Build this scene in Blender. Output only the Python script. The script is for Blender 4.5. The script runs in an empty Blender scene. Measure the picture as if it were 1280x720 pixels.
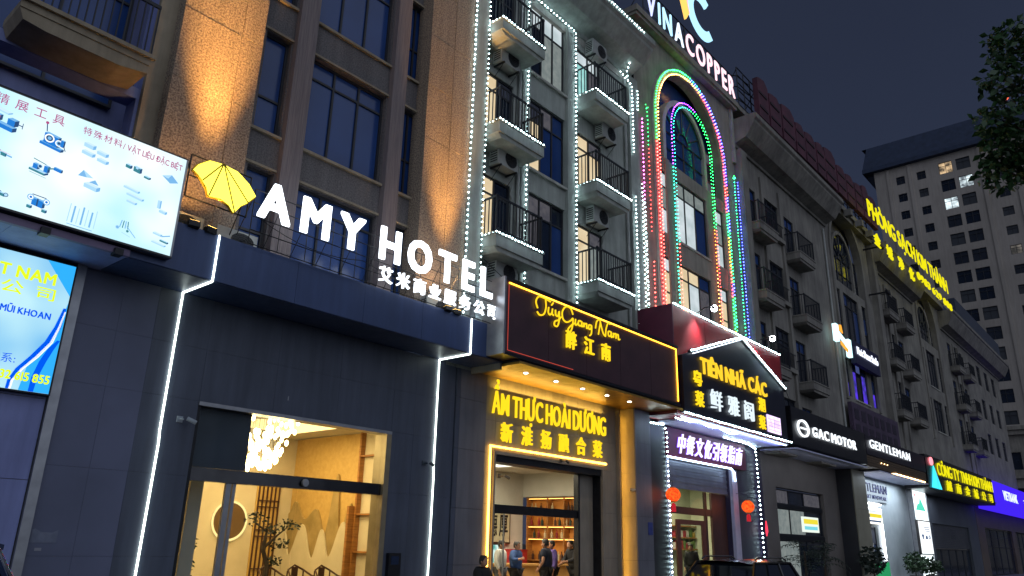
import bpy, math, random
from math import sin, cos, pi, radians
from mathutils import Vector, Matrix
random.seed(7)
S = bpy.context.scene
COL = S.collection
# ------------------------------------------------------------------ camera
PITCH, YAW, ROLL, FPX, EYE = radians(18.586), radians(48.946), radians(1.4176), 945.735, 1.6
cd = bpy.data.cameras.new('camera'); cam = bpy.data.objects.new('camera', cd); COL.objects.link(cam); S.camera = cam
cd.sensor_width = 36.0; cd.lens = FPX / 1280 * 36.0; cd.clip_end = 3000; cd.clip_start = 0.1
def _axes():
    up = Vector((0, -cos(PITCH), sin(PITCH))); fh = Vector((0, sin(PITCH), cos(PITCH))); rt = Vector((1, 0, 0))
    ax = cos(YAW) * rt + sin(YAW) * fh; ay = -sin(YAW) * rt + cos(YAW) * fh
    R = Matrix(((cos(ROLL), -sin(ROLL), 0), (sin(ROLL), cos(ROLL), 0), (0, 0, 1)))
    return R @ ax, R @ ay, R @ up
_x, _y, _z = _axes()
right = Vector((_x[0], _y[0], _z[0])); down = Vector((_x[1], _y[1], _z[1])); fwd = Vector((_x[2], _y[2], _z[2]))
m = Matrix.Identity(4)
for i in range(3):
    m[i][0] = right[i]; m[i][1] = -down[i]; m[i][2] = -fwd[i]
m[0][3], m[1][3], m[2][3] = 0, 0, EYE
cam.matrix_world = m
# ------------------------------------------------------------------ world: clouded city night sky
W = bpy.data.worlds.new('World'); S.world = W; W.use_nodes = True
nt = W.node_tree; nt.nodes.clear()
wo = nt.nodes.new('ShaderNodeOutputWorld'); bg = nt.nodes.new('ShaderNodeBackground')
tc = nt.nodes.new('ShaderNodeTexCoord'); sp = nt.nodes.new('ShaderNodeSeparateXYZ'); cr = nt.nodes.new('ShaderNodeValToRGB')
nz = nt.nodes.new('ShaderNodeTexNoise'); nz.inputs['Scale'].default_value = 2.2; nz.inputs['Detail'].default_value = 4
ad = nt.nodes.new('ShaderNodeMath'); ad.operation = 'MULTIPLY_ADD'; ad.inputs[1].default_value = 0.28
nt.links.new(tc.outputs['Generated'], sp.inputs[0]); nt.links.new(tc.outputs['Generated'], nz.inputs['Vector'])
nt.links.new(nz.outputs['Fac'], ad.inputs[0]); nt.links.new(sp.outputs['Z'], ad.inputs[2])
nt.links.new(ad.outputs[0], cr.inputs[0]); nt.links.new(cr.outputs[0], bg.inputs[0]); nt.links.new(bg.outputs[0], wo.inputs[0])
cr.color_ramp.elements[0].position = 0.05; cr.color_ramp.elements[0].color = (0.040, 0.046, 0.076, 1)
cr.color_ramp.elements[1].position = 0.95; cr.color_ramp.elements[1].color = (0.017, 0.022, 0.042, 1)
e = cr.color_ramp.elements.new(0.5); e.color = (0.025, 0.034, 0.064, 1)
bg.inputs[1].default_value = 1.0
# soft glow of the lit street, standing in for daylight: one very wide weak sun from the road side
sd = bpy.data.lights.new('street_glow', 'SUN'); so = bpy.data.objects.new('street_glow', sd); COL.objects.link(so)
sd.energy = 1.5; sd.angle = radians(120); sd.color = (0.78, 0.86, 1.0)
so.rotation_euler = Vector((0.42, 0.88, -0.30)).to_track_quat('-Z', 'Y').to_euler()
so.location = (0, -20, 20)
S.view_settings.view_transform = 'Standard'; S.view_settings.look = 'None'; S.view_settings.exposure = 0.0; S.view_settings.gamma = 1
S.render.engine = 'CYCLES'
S.cycles.use_denoising = True; S.cycles.max_bounces = 6; S.cycles.diffuse_bounces = 3; S.cycles.use_light_tree = True
S.cycles.sample_clamp_indirect = 4.0; S.cycles.caustics_reflective = False; S.cycles.caustics_refractive = False

# ------------------------------------------------------------------ materials
def lin(h):
    if isinstance(h, tuple): return h
    h = h.lstrip('#'); o = []
    for i in (0, 2, 4):
        c = int(h[i:i+2], 16) / 255; o.append(c / 12.92 if c <= .04045 else ((c + .055) / 1.055) ** 2.4)
    return tuple(o)
MATS = {}
def mat(name, c, c2=None, scale=3.0, rough=0.6, metal=0.0, bump=0.0, bscale=None, detail=5, spec=0.5, stretch=None, contrast=(.3, .7), dirt=0):
    if name in MATS: return MATS[name]
    M = bpy.data.materials.new(name); M.use_nodes = True; t = M.node_tree; b = t.nodes['Principled BSDF']
    c = lin(c); c2 = lin(c2) if c2 else tuple(min(1, x * 0.72) for x in c)
    g = t.nodes.new('ShaderNodeNewGeometry'); n = t.nodes.new('ShaderNodeTexNoise'); r = t.nodes.new('ShaderNodeValToRGB')
    n.inputs['Scale'].default_value = scale; n.inputs['Detail'].default_value = detail
    src = g.outputs['Position']
    if stretch:
        mp = t.nodes.new('ShaderNodeMapping'); mp.inputs['Scale'].default_value = stretch
        t.links.new(src, mp.inputs[0]); src = mp.outputs[0]
    t.links.new(src, n.inputs['Vector']); t.links.new(n.outputs['Fac'], r.inputs[0]); t.links.new(r.outputs[0], b.inputs['Base Color'])
    r.color_ramp.elements[0].color = (*c2, 1); r.color_ramp.elements[1].color = (*c, 1)
    r.color_ramp.elements[0].position = contrast[0]; r.color_ramp.elements[1].position = contrast[1]
    if dirt:
        mp2 = t.nodes.new('ShaderNodeMapping'); mp2.inputs['Scale'].default_value = (2.6, 2.6, .28); n3 = t.nodes.new('ShaderNodeTexNoise'); n3.inputs['Scale'].default_value = 1.6; n3.inputs['Detail'].default_value = 8; n3.inputs['Roughness'].default_value = .65
        r3 = t.nodes.new('ShaderNodeMapRange'); r3.inputs['From Min'].default_value = .35; r3.inputs['From Max'].default_value = .65; r3.inputs['To Min'].default_value = 1-dirt; r3.inputs['To Max'].default_value = 1.0
        vm = t.nodes.new('ShaderNodeVectorMath'); vm.operation = 'SCALE'
        t.links.new(g.outputs['Position'], mp2.inputs[0]); t.links.new(mp2.outputs[0], n3.inputs['Vector']); t.links.new(n3.outputs['Fac'], r3.inputs[0])
        t.links.new(r.outputs[0], vm.inputs[0]); t.links.new(r3.outputs[0], vm.inputs['Scale']); t.links.new(vm.outputs[0], b.inputs['Base Color'])
        r4 = t.nodes.new('ShaderNodeMapRange'); r4.inputs['To Min'].default_value = min(1, rough+.2); r4.inputs['To Max'].default_value = max(.05, rough-.1)
        t.links.new(n3.outputs['Fac'], r4.inputs[0]); t.links.new(r4.outputs[0], b.inputs['Roughness'])
    b.inputs['Roughness'].default_value = rough; b.inputs['Metallic'].default_value = metal; b.inputs['Specular IOR Level'].default_value = spec
    if bump:
        n2 = t.nodes.new('ShaderNodeTexNoise'); n2.inputs['Scale'].default_value = bscale or scale * 4; n2.inputs['Detail'].default_value = 3
        bp = t.nodes.new('ShaderNodeBump'); bp.inputs['Strength'].default_value = bump; bp.inputs['Distance'].default_value = 0.02
        t.links.new(src, n2.inputs['Vector']); t.links.new(n2.outputs['Fac'], bp.inputs['Height']); t.links.new(bp.outputs[0], b.inputs['Normal'])
    MATS[name] = M; return M
def emis(name, c, s, c2=None, scale=2.0):
    if name in MATS: return MATS[name]
    M = bpy.data.materials.new(name); M.use_nodes = True; t = M.node_tree; t.nodes.clear()
    o = t.nodes.new('ShaderNodeOutputMaterial'); e = t.nodes.new('ShaderNodeEmission'); t.links.new(e.outputs[0], o.inputs[0])
    e.inputs[0].default_value = (*lin(c), 1); e.inputs[1].default_value = s
    if c2:
        g = t.nodes.new('ShaderNodeNewGeometry'); n = t.nodes.new('ShaderNodeTexNoise'); r = t.nodes.new('ShaderNodeValToRGB')
        n.inputs['Scale'].default_value = scale; n.inputs['Detail'].default_value = 2
        t.links.new(g.outputs['Position'], n.inputs['Vector']); t.links.new(n.outputs['Fac'], r.inputs[0]); t.links.new(r.outputs[0], e.inputs[0])
        r.color_ramp.elements[0].color = (*lin(c2), 1); r.color_ramp.elements[0].position = .35
        r.color_ramp.elements[1].color = (*lin(c), 1); r.color_ramp.elements[1].position = .65
    MATS[name] = M; return M
def glass(name, c, rough=0.04, alpha=0.25):
    if name in MATS: return MATS[name]
    M = bpy.data.materials.new(name); M.use_nodes = True; t = M.node_tree; b = t.nodes['Principled BSDF']
    tr = t.nodes.new('ShaderNodeBsdfTransparent'); mx = t.nodes.new('ShaderNodeMixShader'); lw_ = t.nodes.new('ShaderNodeLayerWeight')
    fr = t.nodes.new('ShaderNodeMath'); fr.operation = 'POWER'; fr.inputs[1].default_value = 5.0; t.links.new(lw_.outputs['Facing'], fr.inputs[0])
    mm = t.nodes.new('ShaderNodeMath'); mm.operation = 'ADD'; mm.inputs[1].default_value = alpha; mm.use_clamp = True
    b.inputs['Base Color'].default_value = (*lin(c), 1); b.inputs['Roughness'].default_value = rough
    tr.inputs[0].default_value = (0.93, 0.95, 0.94, 1)
    t.links.new(fr.outputs[0], mm.inputs[0]); t.links.new(mm.outputs[0], mx.inputs[0]); t.links.new(tr.outputs[0], mx.inputs[1]); t.links.new(b.outputs[0], mx.inputs[2])
    t.links.new(mx.outputs[0], t.nodes['Material Output'].inputs[0])
    MATS[name] = M; return M
granite = mat('granite', '#a89884', '#6a5c54', 30, .75, bump=.5, bscale=60, detail=2, contrast=(.36, .62), dirt=0.22)
granite2 = mat('granite_band', '#75706f', '#524e52', 30, .7, bump=.3, detail=2, dirt=0.25)
navy = mat('navy_panel', '#3c4f7c', '#34466e', .8, .38, .15, bump=.02, dirt=0.22)
navyw = mat('dark_wall_panel', '#4c5468', '#424a5c', .9, .42, bump=.02, dirt=0.28)
grayw = mat('grey_wall_panel', '#70727c', '#60626c', 1.2, .4, bump=.02, dirt=0.25)
pur = mat('lavender_panel', '#8690c6', '#767fb2', 1.0, .5, bump=.03, dirt=0.2)
tan_ = mat('tan_render', '#a1947f', '#8f836f', 2.5, .8, bump=.1, bscale=30, dirt=0.3)
ribbed = mat('ribbed_stone', '#877c7b', '#645c60', 3, .75, bump=.4, bscale=6, stretch=(25, 25, .6))
winblue = mat('dark_blue_glass', '#27457e', '#1f396c', .6, .16, spec=.4)
windark = mat('dark_window_glass', '#1c2636', '#131b28', .8, .1, spec=.7)
frame = mat('dark_window_frame', '#23262e', '#1b1d24', 5, .5)
steel = mat('dark_steel', '#25272d', '#1a1b20', 6, .45, .5)
railm = mat('railing_paint', '#1d212c', '#161922', 6, .5, .2)
white_r = mat('pale_render', '#a9aea8', '#949a94', 1.6, .85, bump=.12, bscale=22, dirt=0.26)
gray_r = mat('grey_render', '#9d978c', '#857f77', 1.2, .88, bump=.12, bscale=18, dirt=0.3)
gray_r2 = mat('weathered_render', '#8f8b84', '#736f6b', .9, .9, bump=.14, bscale=15, dirt=0.34)
trim = mat('pale_trim', '#b4b3ab', '#9c9b94', 3, .8, bump=.06, dirt=0.2)
towerm = mat('tower_render', '#b3aaa2', '#9f978f', .15, .9, dirt=0.15)
slate = mat('slate_roof', '#34415c', '#2a354b', 1.2, .8)
maroon = mat('maroon_letter_panel', '#5a2a3c', '#3c1c2c', 1.5, .6)
asphalt = mat('asphalt', '#3f4043', '#333437', 8, .9, bump=.3, bscale=60)
paving = mat('paving', '#6a6763', '#585552', 3, .85, bump=.1)
kerbm = mat('kerb_stone', '#8c8a86', '#767470', 4, .85)
paintw = mat('road_paint', '#d8d8d4', '#b8b8b4', 9, .7)
blackp = mat('black_sign_panel', '#15161c', '#101116', 2, .3)
brownp = mat('brown_sign_panel', '#4c3238', '#3c272d', 2, .35)
redp = mat('red_sign_panel', '#8c141f', '#761019', 2, .5)
redp2 = mat('wine_sign_panel', '#6a2440', '#561c36', 2, .5)
gold = mat('gold_soffit', '#b08a3c', '#8f6e2c', 2.2, .35, .4, bump=.1, stretch=(3, .3, 1))
stonep = mat('stone_cladding', '#8d857a', '#7b746b', 1.4, .45, bump=.03, dirt=0.2)
wood = mat('warm_wood', '#b07a3e', '#8c5c2c', 3, .5, bump=.05, stretch=(1, 1, 8))
darkwood = mat('dark_brown_wood', '#4a2d24', '#38221b', 3, .45, bump=.06, stretch=(6, 6, 1))
cream = mat('cream_plaster', '#d8cdb2', '#cbbfa2', 2, .8)
creamw = mat('white_plaster', '#cfcdc4', '#c2c0b7', 2, .8)
ochre = mat('ochre_lattice_panel', '#cdab68', '#bd9a58', 10, .6, bump=.15)
floorm = mat('polished_floor_tile', '#b9a888', '#a89778', 1.5, .25)
alum = mat('aluminium', '#9a9ca2', '#888a90', 5, .35, .7)
acw = mat('air_conditioner_casing', '#a8aba8', '#8f928f', 4, .5)
leaf = mat('leaf_green', '#24401f', '#162c16', 2.5, .55)
leafd = mat('leaf_dark', '#1c2c20', '#121e16', 2.5, .6)
bark = mat('bark', '#463c32', '#32291f', 6, .9, bump=.5)
carp = mat('dark_car_paint', '#10131b', '#0c0f16', 2, .12, .3, spec=.8)
carb = mat('blue_car_paint', '#15294e', '#112244', 2, .12, .3, spec=.8)
rubber = mat('tyre_rubber', '#17171a', '#101012', 8, .9)
skin = mat('skin', '#b98a6c', '#a87a5e', 8, .6)
hairm = mat('black_hair', '#15120f', '#0d0b0a', 20, .5)
pot = mat('glazed_pot', '#5c5a58', '#474543', 4, .4)
terr = mat('brown_pot', '#6b4a36', '#543928', 4, .6)
glz = glass('clear_glass', '#101418', .03, .03)
glzd = glass('smoked_glass', '#18222e', .05, .45)
cable = mat('black_cable', '#1a1b1f', '#121316', 5, .6)
E_w = emis('bulb_white', (0.66, .93, .98), 27)
E_r = emis('bulb_red', (1, .06, .05), 24); E_g = emis('bulb_green', (.03, 1, .16), 17); E_b = emis('bulb_blue', (.06, .08, 1), 30)
E_p = emis('bulb_pink', (1, .12, .7), 18); E_y = emis('bulb_amber', (1, .50, .12), 18); E_c = emis('bulb_teal', (.03, .85, .5), 17); E_v = emis('bulb_violet', (.28, .05, 1), 26)
E_o = emis('bulb_orange', (1, .30, .03), 16)
E_led = emis('led_tube_white', (.88, 1, .90), 5)
E_ledy = emis('led_tube_yellow', (1, .50, .07), 9)
E_ledo = emis('led_tube_orange', (1, .42, .03), 6)
E_sign = emis('white_letter_face', (.86, .93, 1), 3.6)
E_signd = emis('distant_white_letter_face', (.88, .94, 1), 1.7)
E_signp = emis('pink_letter_face', (1, .66, .76), 1.5)
E_signb = emis('blue_letter_face', (.45, .78, 1), 1.6)
E_ylw = emis('yellow_letter_face', (1, .66, .015), 1.25)
E_ylw2 = emis('lemon_letter_face', (1, .90, .01), .95)
E_wv = emis('violet_white_letter_face', (.86, .78, 1), 1.6)

# ------------------------------------------------------------------ object helpers
WL = {}
def wloc(o): return WL.get(o.name, Vector((0, 0, 0))) if o else Vector((0, 0, 0))
def link(o, parent, loc=(0, 0, 0)):
    COL.objects.link(o); o.parent = parent
    o.location = Vector(loc); WL[o.name] = wloc(parent) + Vector(loc); return o
def tag(o, label=None, cat=None, group=None, kind=None):
    if label: o['label'] = label
    if cat: o['category'] = cat
    if group: o['group'] = group
    if kind: o['kind'] = kind
    return o
def thing(name, loc, label, cat, group=None):
    o = bpy.data.objects.new(name, None); o.empty_display_size = .2; link(o, None, loc); return tag(o, label, cat, group)
class MB:
    def __init__(s): s.v = []; s.f = []; s.mi = []; s.sm = False
    def add(s, vs, fs, k=0):
        n = len(s.v); s.v += [tuple(p) for p in vs]
        for f in fs: s.f.append([i + n for i in f]); s.mi.append(k)
        return s
    def box(s, x0, x1, y0, y1, z0, z1, k=0):
        return s.add([(x0,y0,z0),(x1,y0,z0),(x1,y1,z0),(x0,y1,z0),(x0,y0,z1),(x1,y0,z1),(x1,y1,z1),(x0,y1,z1)],
                     [(0,3,2,1),(4,5,6,7),(0,1,5,4),(1,2,6,5),(2,3,7,6),(3,0,4,7)], k)
    def quad(s, a, b, c, d, k=0): return s.add([a, b, c, d], [(0, 1, 2, 3)], k)
    def prism(s, poly, a0, a1, axis='y', k=0):     # poly of (x,z) swept along y, or of (y,z) swept along x, or of (x,y) swept along z
        f = {'y': lambda p, a: (p[0], a, p[1]), 'x': lambda p, a: (a, p[0], p[1]), 'z': lambda p, a: (p[0], p[1], a)}[axis]
        n = len(poly); vs = [f(p, a0) for p in poly] + [f(p, a1) for p in poly]
        return s.add(vs, [tuple(range(n)), tuple(range(2*n-1, n-1, -1))] + [(i, (i+1) % n + 0, (i+1) % n + n, i + n)[::-1] for i in range(n)], k)
    def tube(s, pts, r, n=6, k=0, closed=False):
        pts = [Vector(p) for p in pts]; L = len(pts); base = len(s.v)
        rr = r if isinstance(r, (list, tuple)) else [r] * L
        pv = None
        for i, p in enumerate(pts):
            d = (pts[(i+1) % L] - pts[i-1]) if closed else (pts[min(i+1, L-1)] - pts[max(i-1, 0)])
            d.normalize()
            if pv is None:
                u = d.cross(Vector((0, 0, 1)));
                if u.length < .1: u = d.cross(Vector((0, 1, 0)))
            else: u = pv - d * pv.dot(d)
            u.normalize(); pv = u; w = d.cross(u)
            for j in range(n):
                a = 2*pi*j/n; s.v.append(tuple(p + (u*cos(a) + w*sin(a)) * rr[i]))
        for i in range(L if closed else L-1):
            for j in range(n):
                a = base + i*n + j; b = base + i*n + (j+1) % n; c = base + ((i+1) % L)*n + (j+1) % n; d2 = base + ((i+1) % L)*n + j
                s.f.append([a, b, c, d2]); s.mi.append(k)
        if not closed:
            s.f.append([base + j for j in range(n)][::-1]); s.mi.append(k); s.f.append([base + (L-1)*n + j for j in range(n)]); s.mi.append(k)
        return s
    def lathe(s, prof, c, n=16, k=0):
        base = len(s.v)
        for (r, z) in prof:
            for j in range(n): a = 2*pi*j/n; s.v.append((c[0] + r*cos(a), c[1] + r*sin(a), c[2] + z))
        for i in range(len(prof)-1):
            for j in range(n):
                a = base+i*n; s.f.append([a+j, a+(j+1) % n, a+n+(j+1) % n, a+n+j]); s.mi.append(k)
        return s
    def ball(s, c, r, k=0, nu=8, nv=5, sz=1.0):
        return s.lathe([(r*max(.02, sin(pi*i/nv)), -r*sz*cos(pi*i/nv)) for i in range(nv+1)], c, nu, k)
    def octa(s, c, r, k=0):
        x, y, z = c
        return s.add([(x+r,y,z),(x-r,y,z),(x,y+r,z),(x,y-r,z),(x,y,z+r),(x,y,z-r)], [(0,2,4),(2,1,4),(1,3,4),(3,0,4),(2,0,5),(1,2,5),(3,1,5),(0,3,5)], k)
    def xf(s, M): s.v = [tuple(M @ Vector(p)) for p in s.v]; return s
    def mesh(s, mats, smooth=False):
        me = bpy.data.meshes.new('m'); me.from_pydata(s.v, [], s.f); me.update()
        for x in (mats if isinstance(mats, (list, tuple)) else [mats]): me.materials.append(x)
        if any(s.mi): me.polygons.foreach_set('material_index', s.mi)
        if smooth: me.polygons.foreach_set('use_smooth', [True]*len(me.polygons))
        return me
    def build(s, name, mats, parent=None, smooth=False, kind=None, label=None):      # vertices are in world coordinates
        w = wloc(parent)
        if parent: s.v = [(a-w[0], b-w[1], c-w[2]) for a, b, c in s.v]
        me = s.mesh(mats, smooth); me.name = name
        o = bpy.data.objects.new(name, me); link(o, parent)
        if kind: o['kind'] = kind
        if label: o['label'] = label
        return o
UB = {}
def piece(name, mt, parent, x0, x1, y0, y1, z0, z1, label=None):       # one box piece on a shared unit-box mesh
    if mt.name not in UB: UB[mt.name] = MB().box(-.5, .5, -.5, .5, -.5, .5).mesh(mt)
    o = bpy.data.objects.new(name, UB[mt.name]); w = wloc(parent)
    link(o, parent, Vector(((x0+x1)/2, (y0+y1)/2, (z0+z1)/2)) - w); o.scale = (x1-x0, y1-y0, z1-z0)
    if label: o['label'] = label
    return o
def inst(name, me, parent, loc): o = bpy.data.objects.new(name, me); return link(o, parent, Vector(loc) - wloc(parent))
def copy_tree(o, parent, loc=None):
    c = o.copy(); COL.objects.link(c); c.parent = parent
    if loc is not None: c.location = loc
    for ch in list(o.children): copy_tree(ch, c)
    return c
def facade(a0, a1, z0, z1, holes, y0, y1, mb=None, axis='y', k=0):     # wall sheet with thickness and rectangular openings
    mb = mb or MB()
    xs = sorted({a0, a1, *[h[0] for h in holes], *[h[1] for h in holes]}); zs = sorted({z0, z1, *[h[2] for h in holes], *[h[3] for h in holes]})
    xs = [x for x in xs if a0 <= x <= a1]; zs = [z for z in zs if z0 <= z <= z1]
    def hole(i, j):
        if i < 0 or j < 0 or i >= len(xs)-1 or j >= len(zs)-1: return True
        cx = (xs[i]+xs[i+1])/2; cz = (zs[j]+zs[j+1])/2
        return any(h[0] < cx < h[1] and h[2] < cz < h[3] for h in holes)
    P = (lambda a, y, z: (a, y, z)) if axis == 'y' else (lambda a, y, z: (y, a, z))
    for i in range(len(xs)-1):
        for j in range(len(zs)-1):
            if hole(i, j): continue
            A, B, C, D = xs[i], xs[i+1], zs[j], zs[j+1]
            mb.quad(P(A,y0,C), P(B,y0,C), P(B,y0,D), P(A,y0,D), k); mb.quad(P(B,y1,C), P(A,y1,C), P(A,y1,D), P(B,y1,D), k)
            if hole(i-1, j): mb.quad(P(A,y1,C), P(A,y0,C), P(A,y0,D), P(A,y1,D), k)
            if hole(i+1, j): mb.quad(P(B,y0,C), P(B,y1,C), P(B,y1,D), P(B,y0,D), k)
            if hole(i, j-1): mb.quad(P(A,y1,C), P(B,y1,C), P(B,y0,C), P(A,y0,C), k)
            if hole(i, j+1): mb.quad(P(A,y0,D), P(B,y0,D), P(B,y1,D), P(A,y1,D), k)
    return mb
def window(parent, x0, x1, z0, z1, y, pane, cols=(.5,), rows=(.72,), fm=frame, t=.05, panes=None):
    """a framed window as one part; each pane a sub-part"""
    mb = MB(); mb.box(x0, x1, y-.05, y+.03, z0, z0+t); mb.box(x0, x1, y-.05, y+.03, z1-t, z1)
    mb.box(x0, x0+t, y-.05, y+.03, z0+t, z1-t); mb.box(x1-t, x1, y-.05, y+.03, z0+t, z1-t)
    xs = [x0+t] + [x0 + (x1-x0)*c for c in cols] + [x1-t]; zs = [z0+t] + [z0 + (z1-z0)*r for r in rows] + [z1-t]
    for c in xs[1:-1]: mb.box(c-t/2, c+t/2, y-.045, y+.028, z0+t, z1-t)
    for r in zs[1:-1]: mb.box(x0+t, x1-t, y-.04, y+.026, r-t/2, r+t/2)
    w = mb.build('window', fm, parent)
    n = 0
    for i in range(len(xs)-1):
        for j in range(len(zs)-1):
            pm = panes[n % len(panes)] if panes else pane; n += 1
            piece('pane', pm, w, xs[i]-.01, xs[i+1]+.01, y-.005, y+.005, zs[j]-.01, zs[j+1]+.01)
    return w
# text: every character its own mesh
CH = {}
def charmesh(ch, bold):
    k = (ch, bold)
    if k not in CH:
        c = bpy.data.curves.new('glyph', 'FONT'); c.body = ch; c.offset = bold; c.extrude = .5; c.resolution_u = 3
        o = bpy.data.objects.new('glyph', c); COL.objects.link(o); dg = bpy.context.evaluated_depsgraph_get(); dg.update()
        me = bpy.data.meshes.new_from_object(o.evaluated_get(dg)); xs = [v.co.x for v in me.vertices] or [0, 0]; ys = [v.co.y for v in me.vertices] or [0, 0]
        CH[k] = (me, min(xs), max(xs), min(ys), max(ys)); bpy.data.objects.remove(o)
    return CH[k]
def text(parent, body, x0, x1, zb, h, y, mt, depth=.05, bold=.018, name='letter', shear=0, slope=0, join=False, mats=None, gap=None, cap=None, fat=0):
    cjk = any(ord(c) > 0x2E80 for c in body)
    capc = charmesh(cap or ('国' if cjk else 'H'), bold); low = capc[3]; capz = capc[4]-capc[3]
    pos = []; x = 0
    g = gap if gap is not None else (.12 if cjk else .075)
    for ch in body:
        if ch == ' ': x += .26; pos.append(None); continue
        cm = charmesh(ch, bold); pos.append(x - cm[1]); x += cm[2]-cm[1] + g
    x -= g; sx = (x1-x0)/x; sz = h/capz; out = []; J = MB(); w = wloc(parent)
    for i, (ch, p) in enumerate(zip(body, pos)):
        if p is None: continue
        me = charmesh(ch, bold)[0]; T = J if join else MB()
        dz = slope * (x0 + p*sx)
        for q, (dx, dz_) in enumerate([(0, 0)] + [(fat*a, fat*.7*b) for a in (-1, 0, 1) for b in (-1, 0, 1) if a or b] if fat else [(0, 0)]):
            vs = [(x0 + (v.co.x+p+dx)*sx + shear*(v.co.y-low)*sz, y - (v.co.z+.5)*depth - .0012*q, zb + (v.co.y+dz_-low)*sz + dz) for v in me.vertices]
            T.add(vs, [tuple(f.vertices) for f in me.polygons])
        if not join: out.append(T.build(name, mats[i] if mats else mt, parent))
    if join: out.append(J.build('lettering', mt, parent))
    return out
ORD = ('first', 'second', 'third', 'fourth', 'fifth', 'sixth', 'seventh', 'eighth', 'ninth', 'tenth', 'eleventh', 'twelfth')
CNT = {}
def nth(*k):
    CNT[k] = CNT.get(k, -1) + 1; return ORD[min(CNT[k], 11)]
def strokes(parent, lines, y, mt, r=.026, name='letter'):          # handwriting: each stroke list is one letter, drawn as a smooth raised line
    for letter in lines:
        mb = MB()
        for pts in letter:
            P = [Vector((p[0], 0, p[1])) for p in pts]; Q = []
            for i in range(len(P)-1):
                a = P[max(i-1, 0)]; b = P[i]; c = P[i+1]; d = P[min(i+2, len(P)-1)]
                for t in (0, .25, .5, .75): Q.append(.5*((2*b) + (c-a)*t + (2*a-5*b+4*c-d)*t*t + (3*b-a-3*c+d)*t**3))
            Q.append(P[-1]); mb.tube([(q.x, y, q.z) for q in Q], r, 6)
        mb.build(name, mt, parent)
def strand(label, segs, colour, spacing=.155, r=.024, group=None, name='light_string', wire=True, cat='light string'):
    """a string of bulbs: segs = polylines, colour(point, i) -> material"""
    pal = []; B = MB(); C = MB(); n = 0; first = Vector(segs[0][0])
    for seg in segs:
        P = [Vector(p) for p in seg]; d = 0
        for a, b in zip(P, P[1:]):
            L = (b-a).length; t = d
            while t < L:
                q = a.lerp(b, t/L); m_ = colour(q, n)
                if m_ not in pal: pal.append(m_)
                B.octa((q.x+random.uniform(-.008, .008), q.y, q.z+random.uniform(-.008, .008)), r*random.uniform(.8, 1.15), pal.index(m_)); n += 1; t += spacing
            d = t - L
        if wire: C.tube([tuple(p + Vector((0, .02, 0))) for p in P], .008, 3)
    o = thing(name, first, label, cat, group)
    B.build('bulbs', pal, o, kind='stuff')
    if wire: C.build('cable', cable, o)
    return o
def led(label, pts, mt, r=.018, name='led_strip', group=None):
    o = thing(name, pts[0], label, 'light strip', group)
    MB().tube(pts, r, 6).build('light_tube', mt, o); return o
def area(name, loc, sx, sy, energy, col, parent=None, direction=(0, 0, -1)):
    L = bpy.data.lights.new(name, 'AREA'); L.shape = 'RECTANGLE'; L.size = sx; L.size_y = sy; L.energy = energy; L.color = col
    o = bpy.data.objects.new(name, L); link(o, parent, Vector(loc) - wloc(parent)); o.rotation_euler = Vector(direction).to_track_quat('-Z', 'Y').to_euler(); return o
def spot(name, loc, target, energy, col, ang, blend=.8, parent=None, rad=.04):
    L = bpy.data.lights.new(name, 'SPOT'); L.energy = energy; L.color = col; L.spot_size = radians(ang); L.spot_blend = blend; L.shadow_soft_size = rad
    o = bpy.data.objects.new(name, L); link(o, parent, Vector(loc) - wloc(parent)); o.rotation_euler = (Vector(target)-Vector(loc)).to_track_quat('-Z', 'Y').to_euler(); return o
def struct(o): o['kind'] = 'structure'; return o
def arc(cx, cz, r, y, n=24, a0=pi, a1=0, sz=1.0): return [(cx + r*cos(a0+(a1-a0)*i/n), y, cz + sz*r*sin(a0+(a1-a0)*i/n)) for i in range(n+1)]

# ------------------------------------------------------------------ ground
struct(MB().box(-400, 900, -600, 900, -1.0, -.30).build('ground', asphalt))
rd = struct(MB().box(-300, 800, -14, 8.9, -.29, -.13).build('road', asphalt))
struct(MB().box(-300, 800, 9.1, 12.6, -.29, 0).build('pavement', paving))
struct(MB().box(-300, 800, 8.9, 9.1, -.29, .0).build('kerb', kerbm))
mk = MB()
for i in range(-10, 40): mk.box(i*6, i*6+3, 4.6, 4.75, -.128, -.126)
mk.box(-60, 300, 8.3, 8.4, -.128, -.126)
struct(mk.build('road_markings', paintw))
pv = MB()
for i in range(-8, 60): pv.box(i*.9+.01, i*.9+.89, 9.15, 12.45, .001, .006)
struct(pv.build('paving_slabs', paving))
WY = 12.5
# ================================================================== left workshop-supply shop
sb = thing('shop_building', (-2, WY, 0), 'lavender grey shop building behind the white tool billboard at the far left', 'building')
holes = [(-1.5, 4.35, 8.95, 15), (1.0, 4.3, 6.9, 8.75)]
facade(-6, 4.63, 5.58, 18, holes, WY, WY+.4).build('wall', pur, sb)
MB().box(4.35, 4.66, WY-.12, WY, 6.4, 18).build('pier', tan_, sb)
MB().box(-6, 4.64, WY+1.3, WY+1.6, 5.6, 18).build('recess_wall', pur, sb)
w = window(sb, -1.4, 1.9, 9.0, 11.9, WY+1.2, winblue, (.25, .5, .75), (.78,)); window(sb, 2.0, 4.3, 9.0, 11.9, WY+1.2, winblue, (.5,), (.78,))
window(sb, 2.0, 4.3, 12.2, 15.0, WY+1.2, winblue, (.5,), (.78,))
for i in range(3): window(sb, -1.4+i*1.9, .4+i*1.9, 6.95, 8.6, WY+1.15, winblue, (.5,), (.7,))
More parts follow.
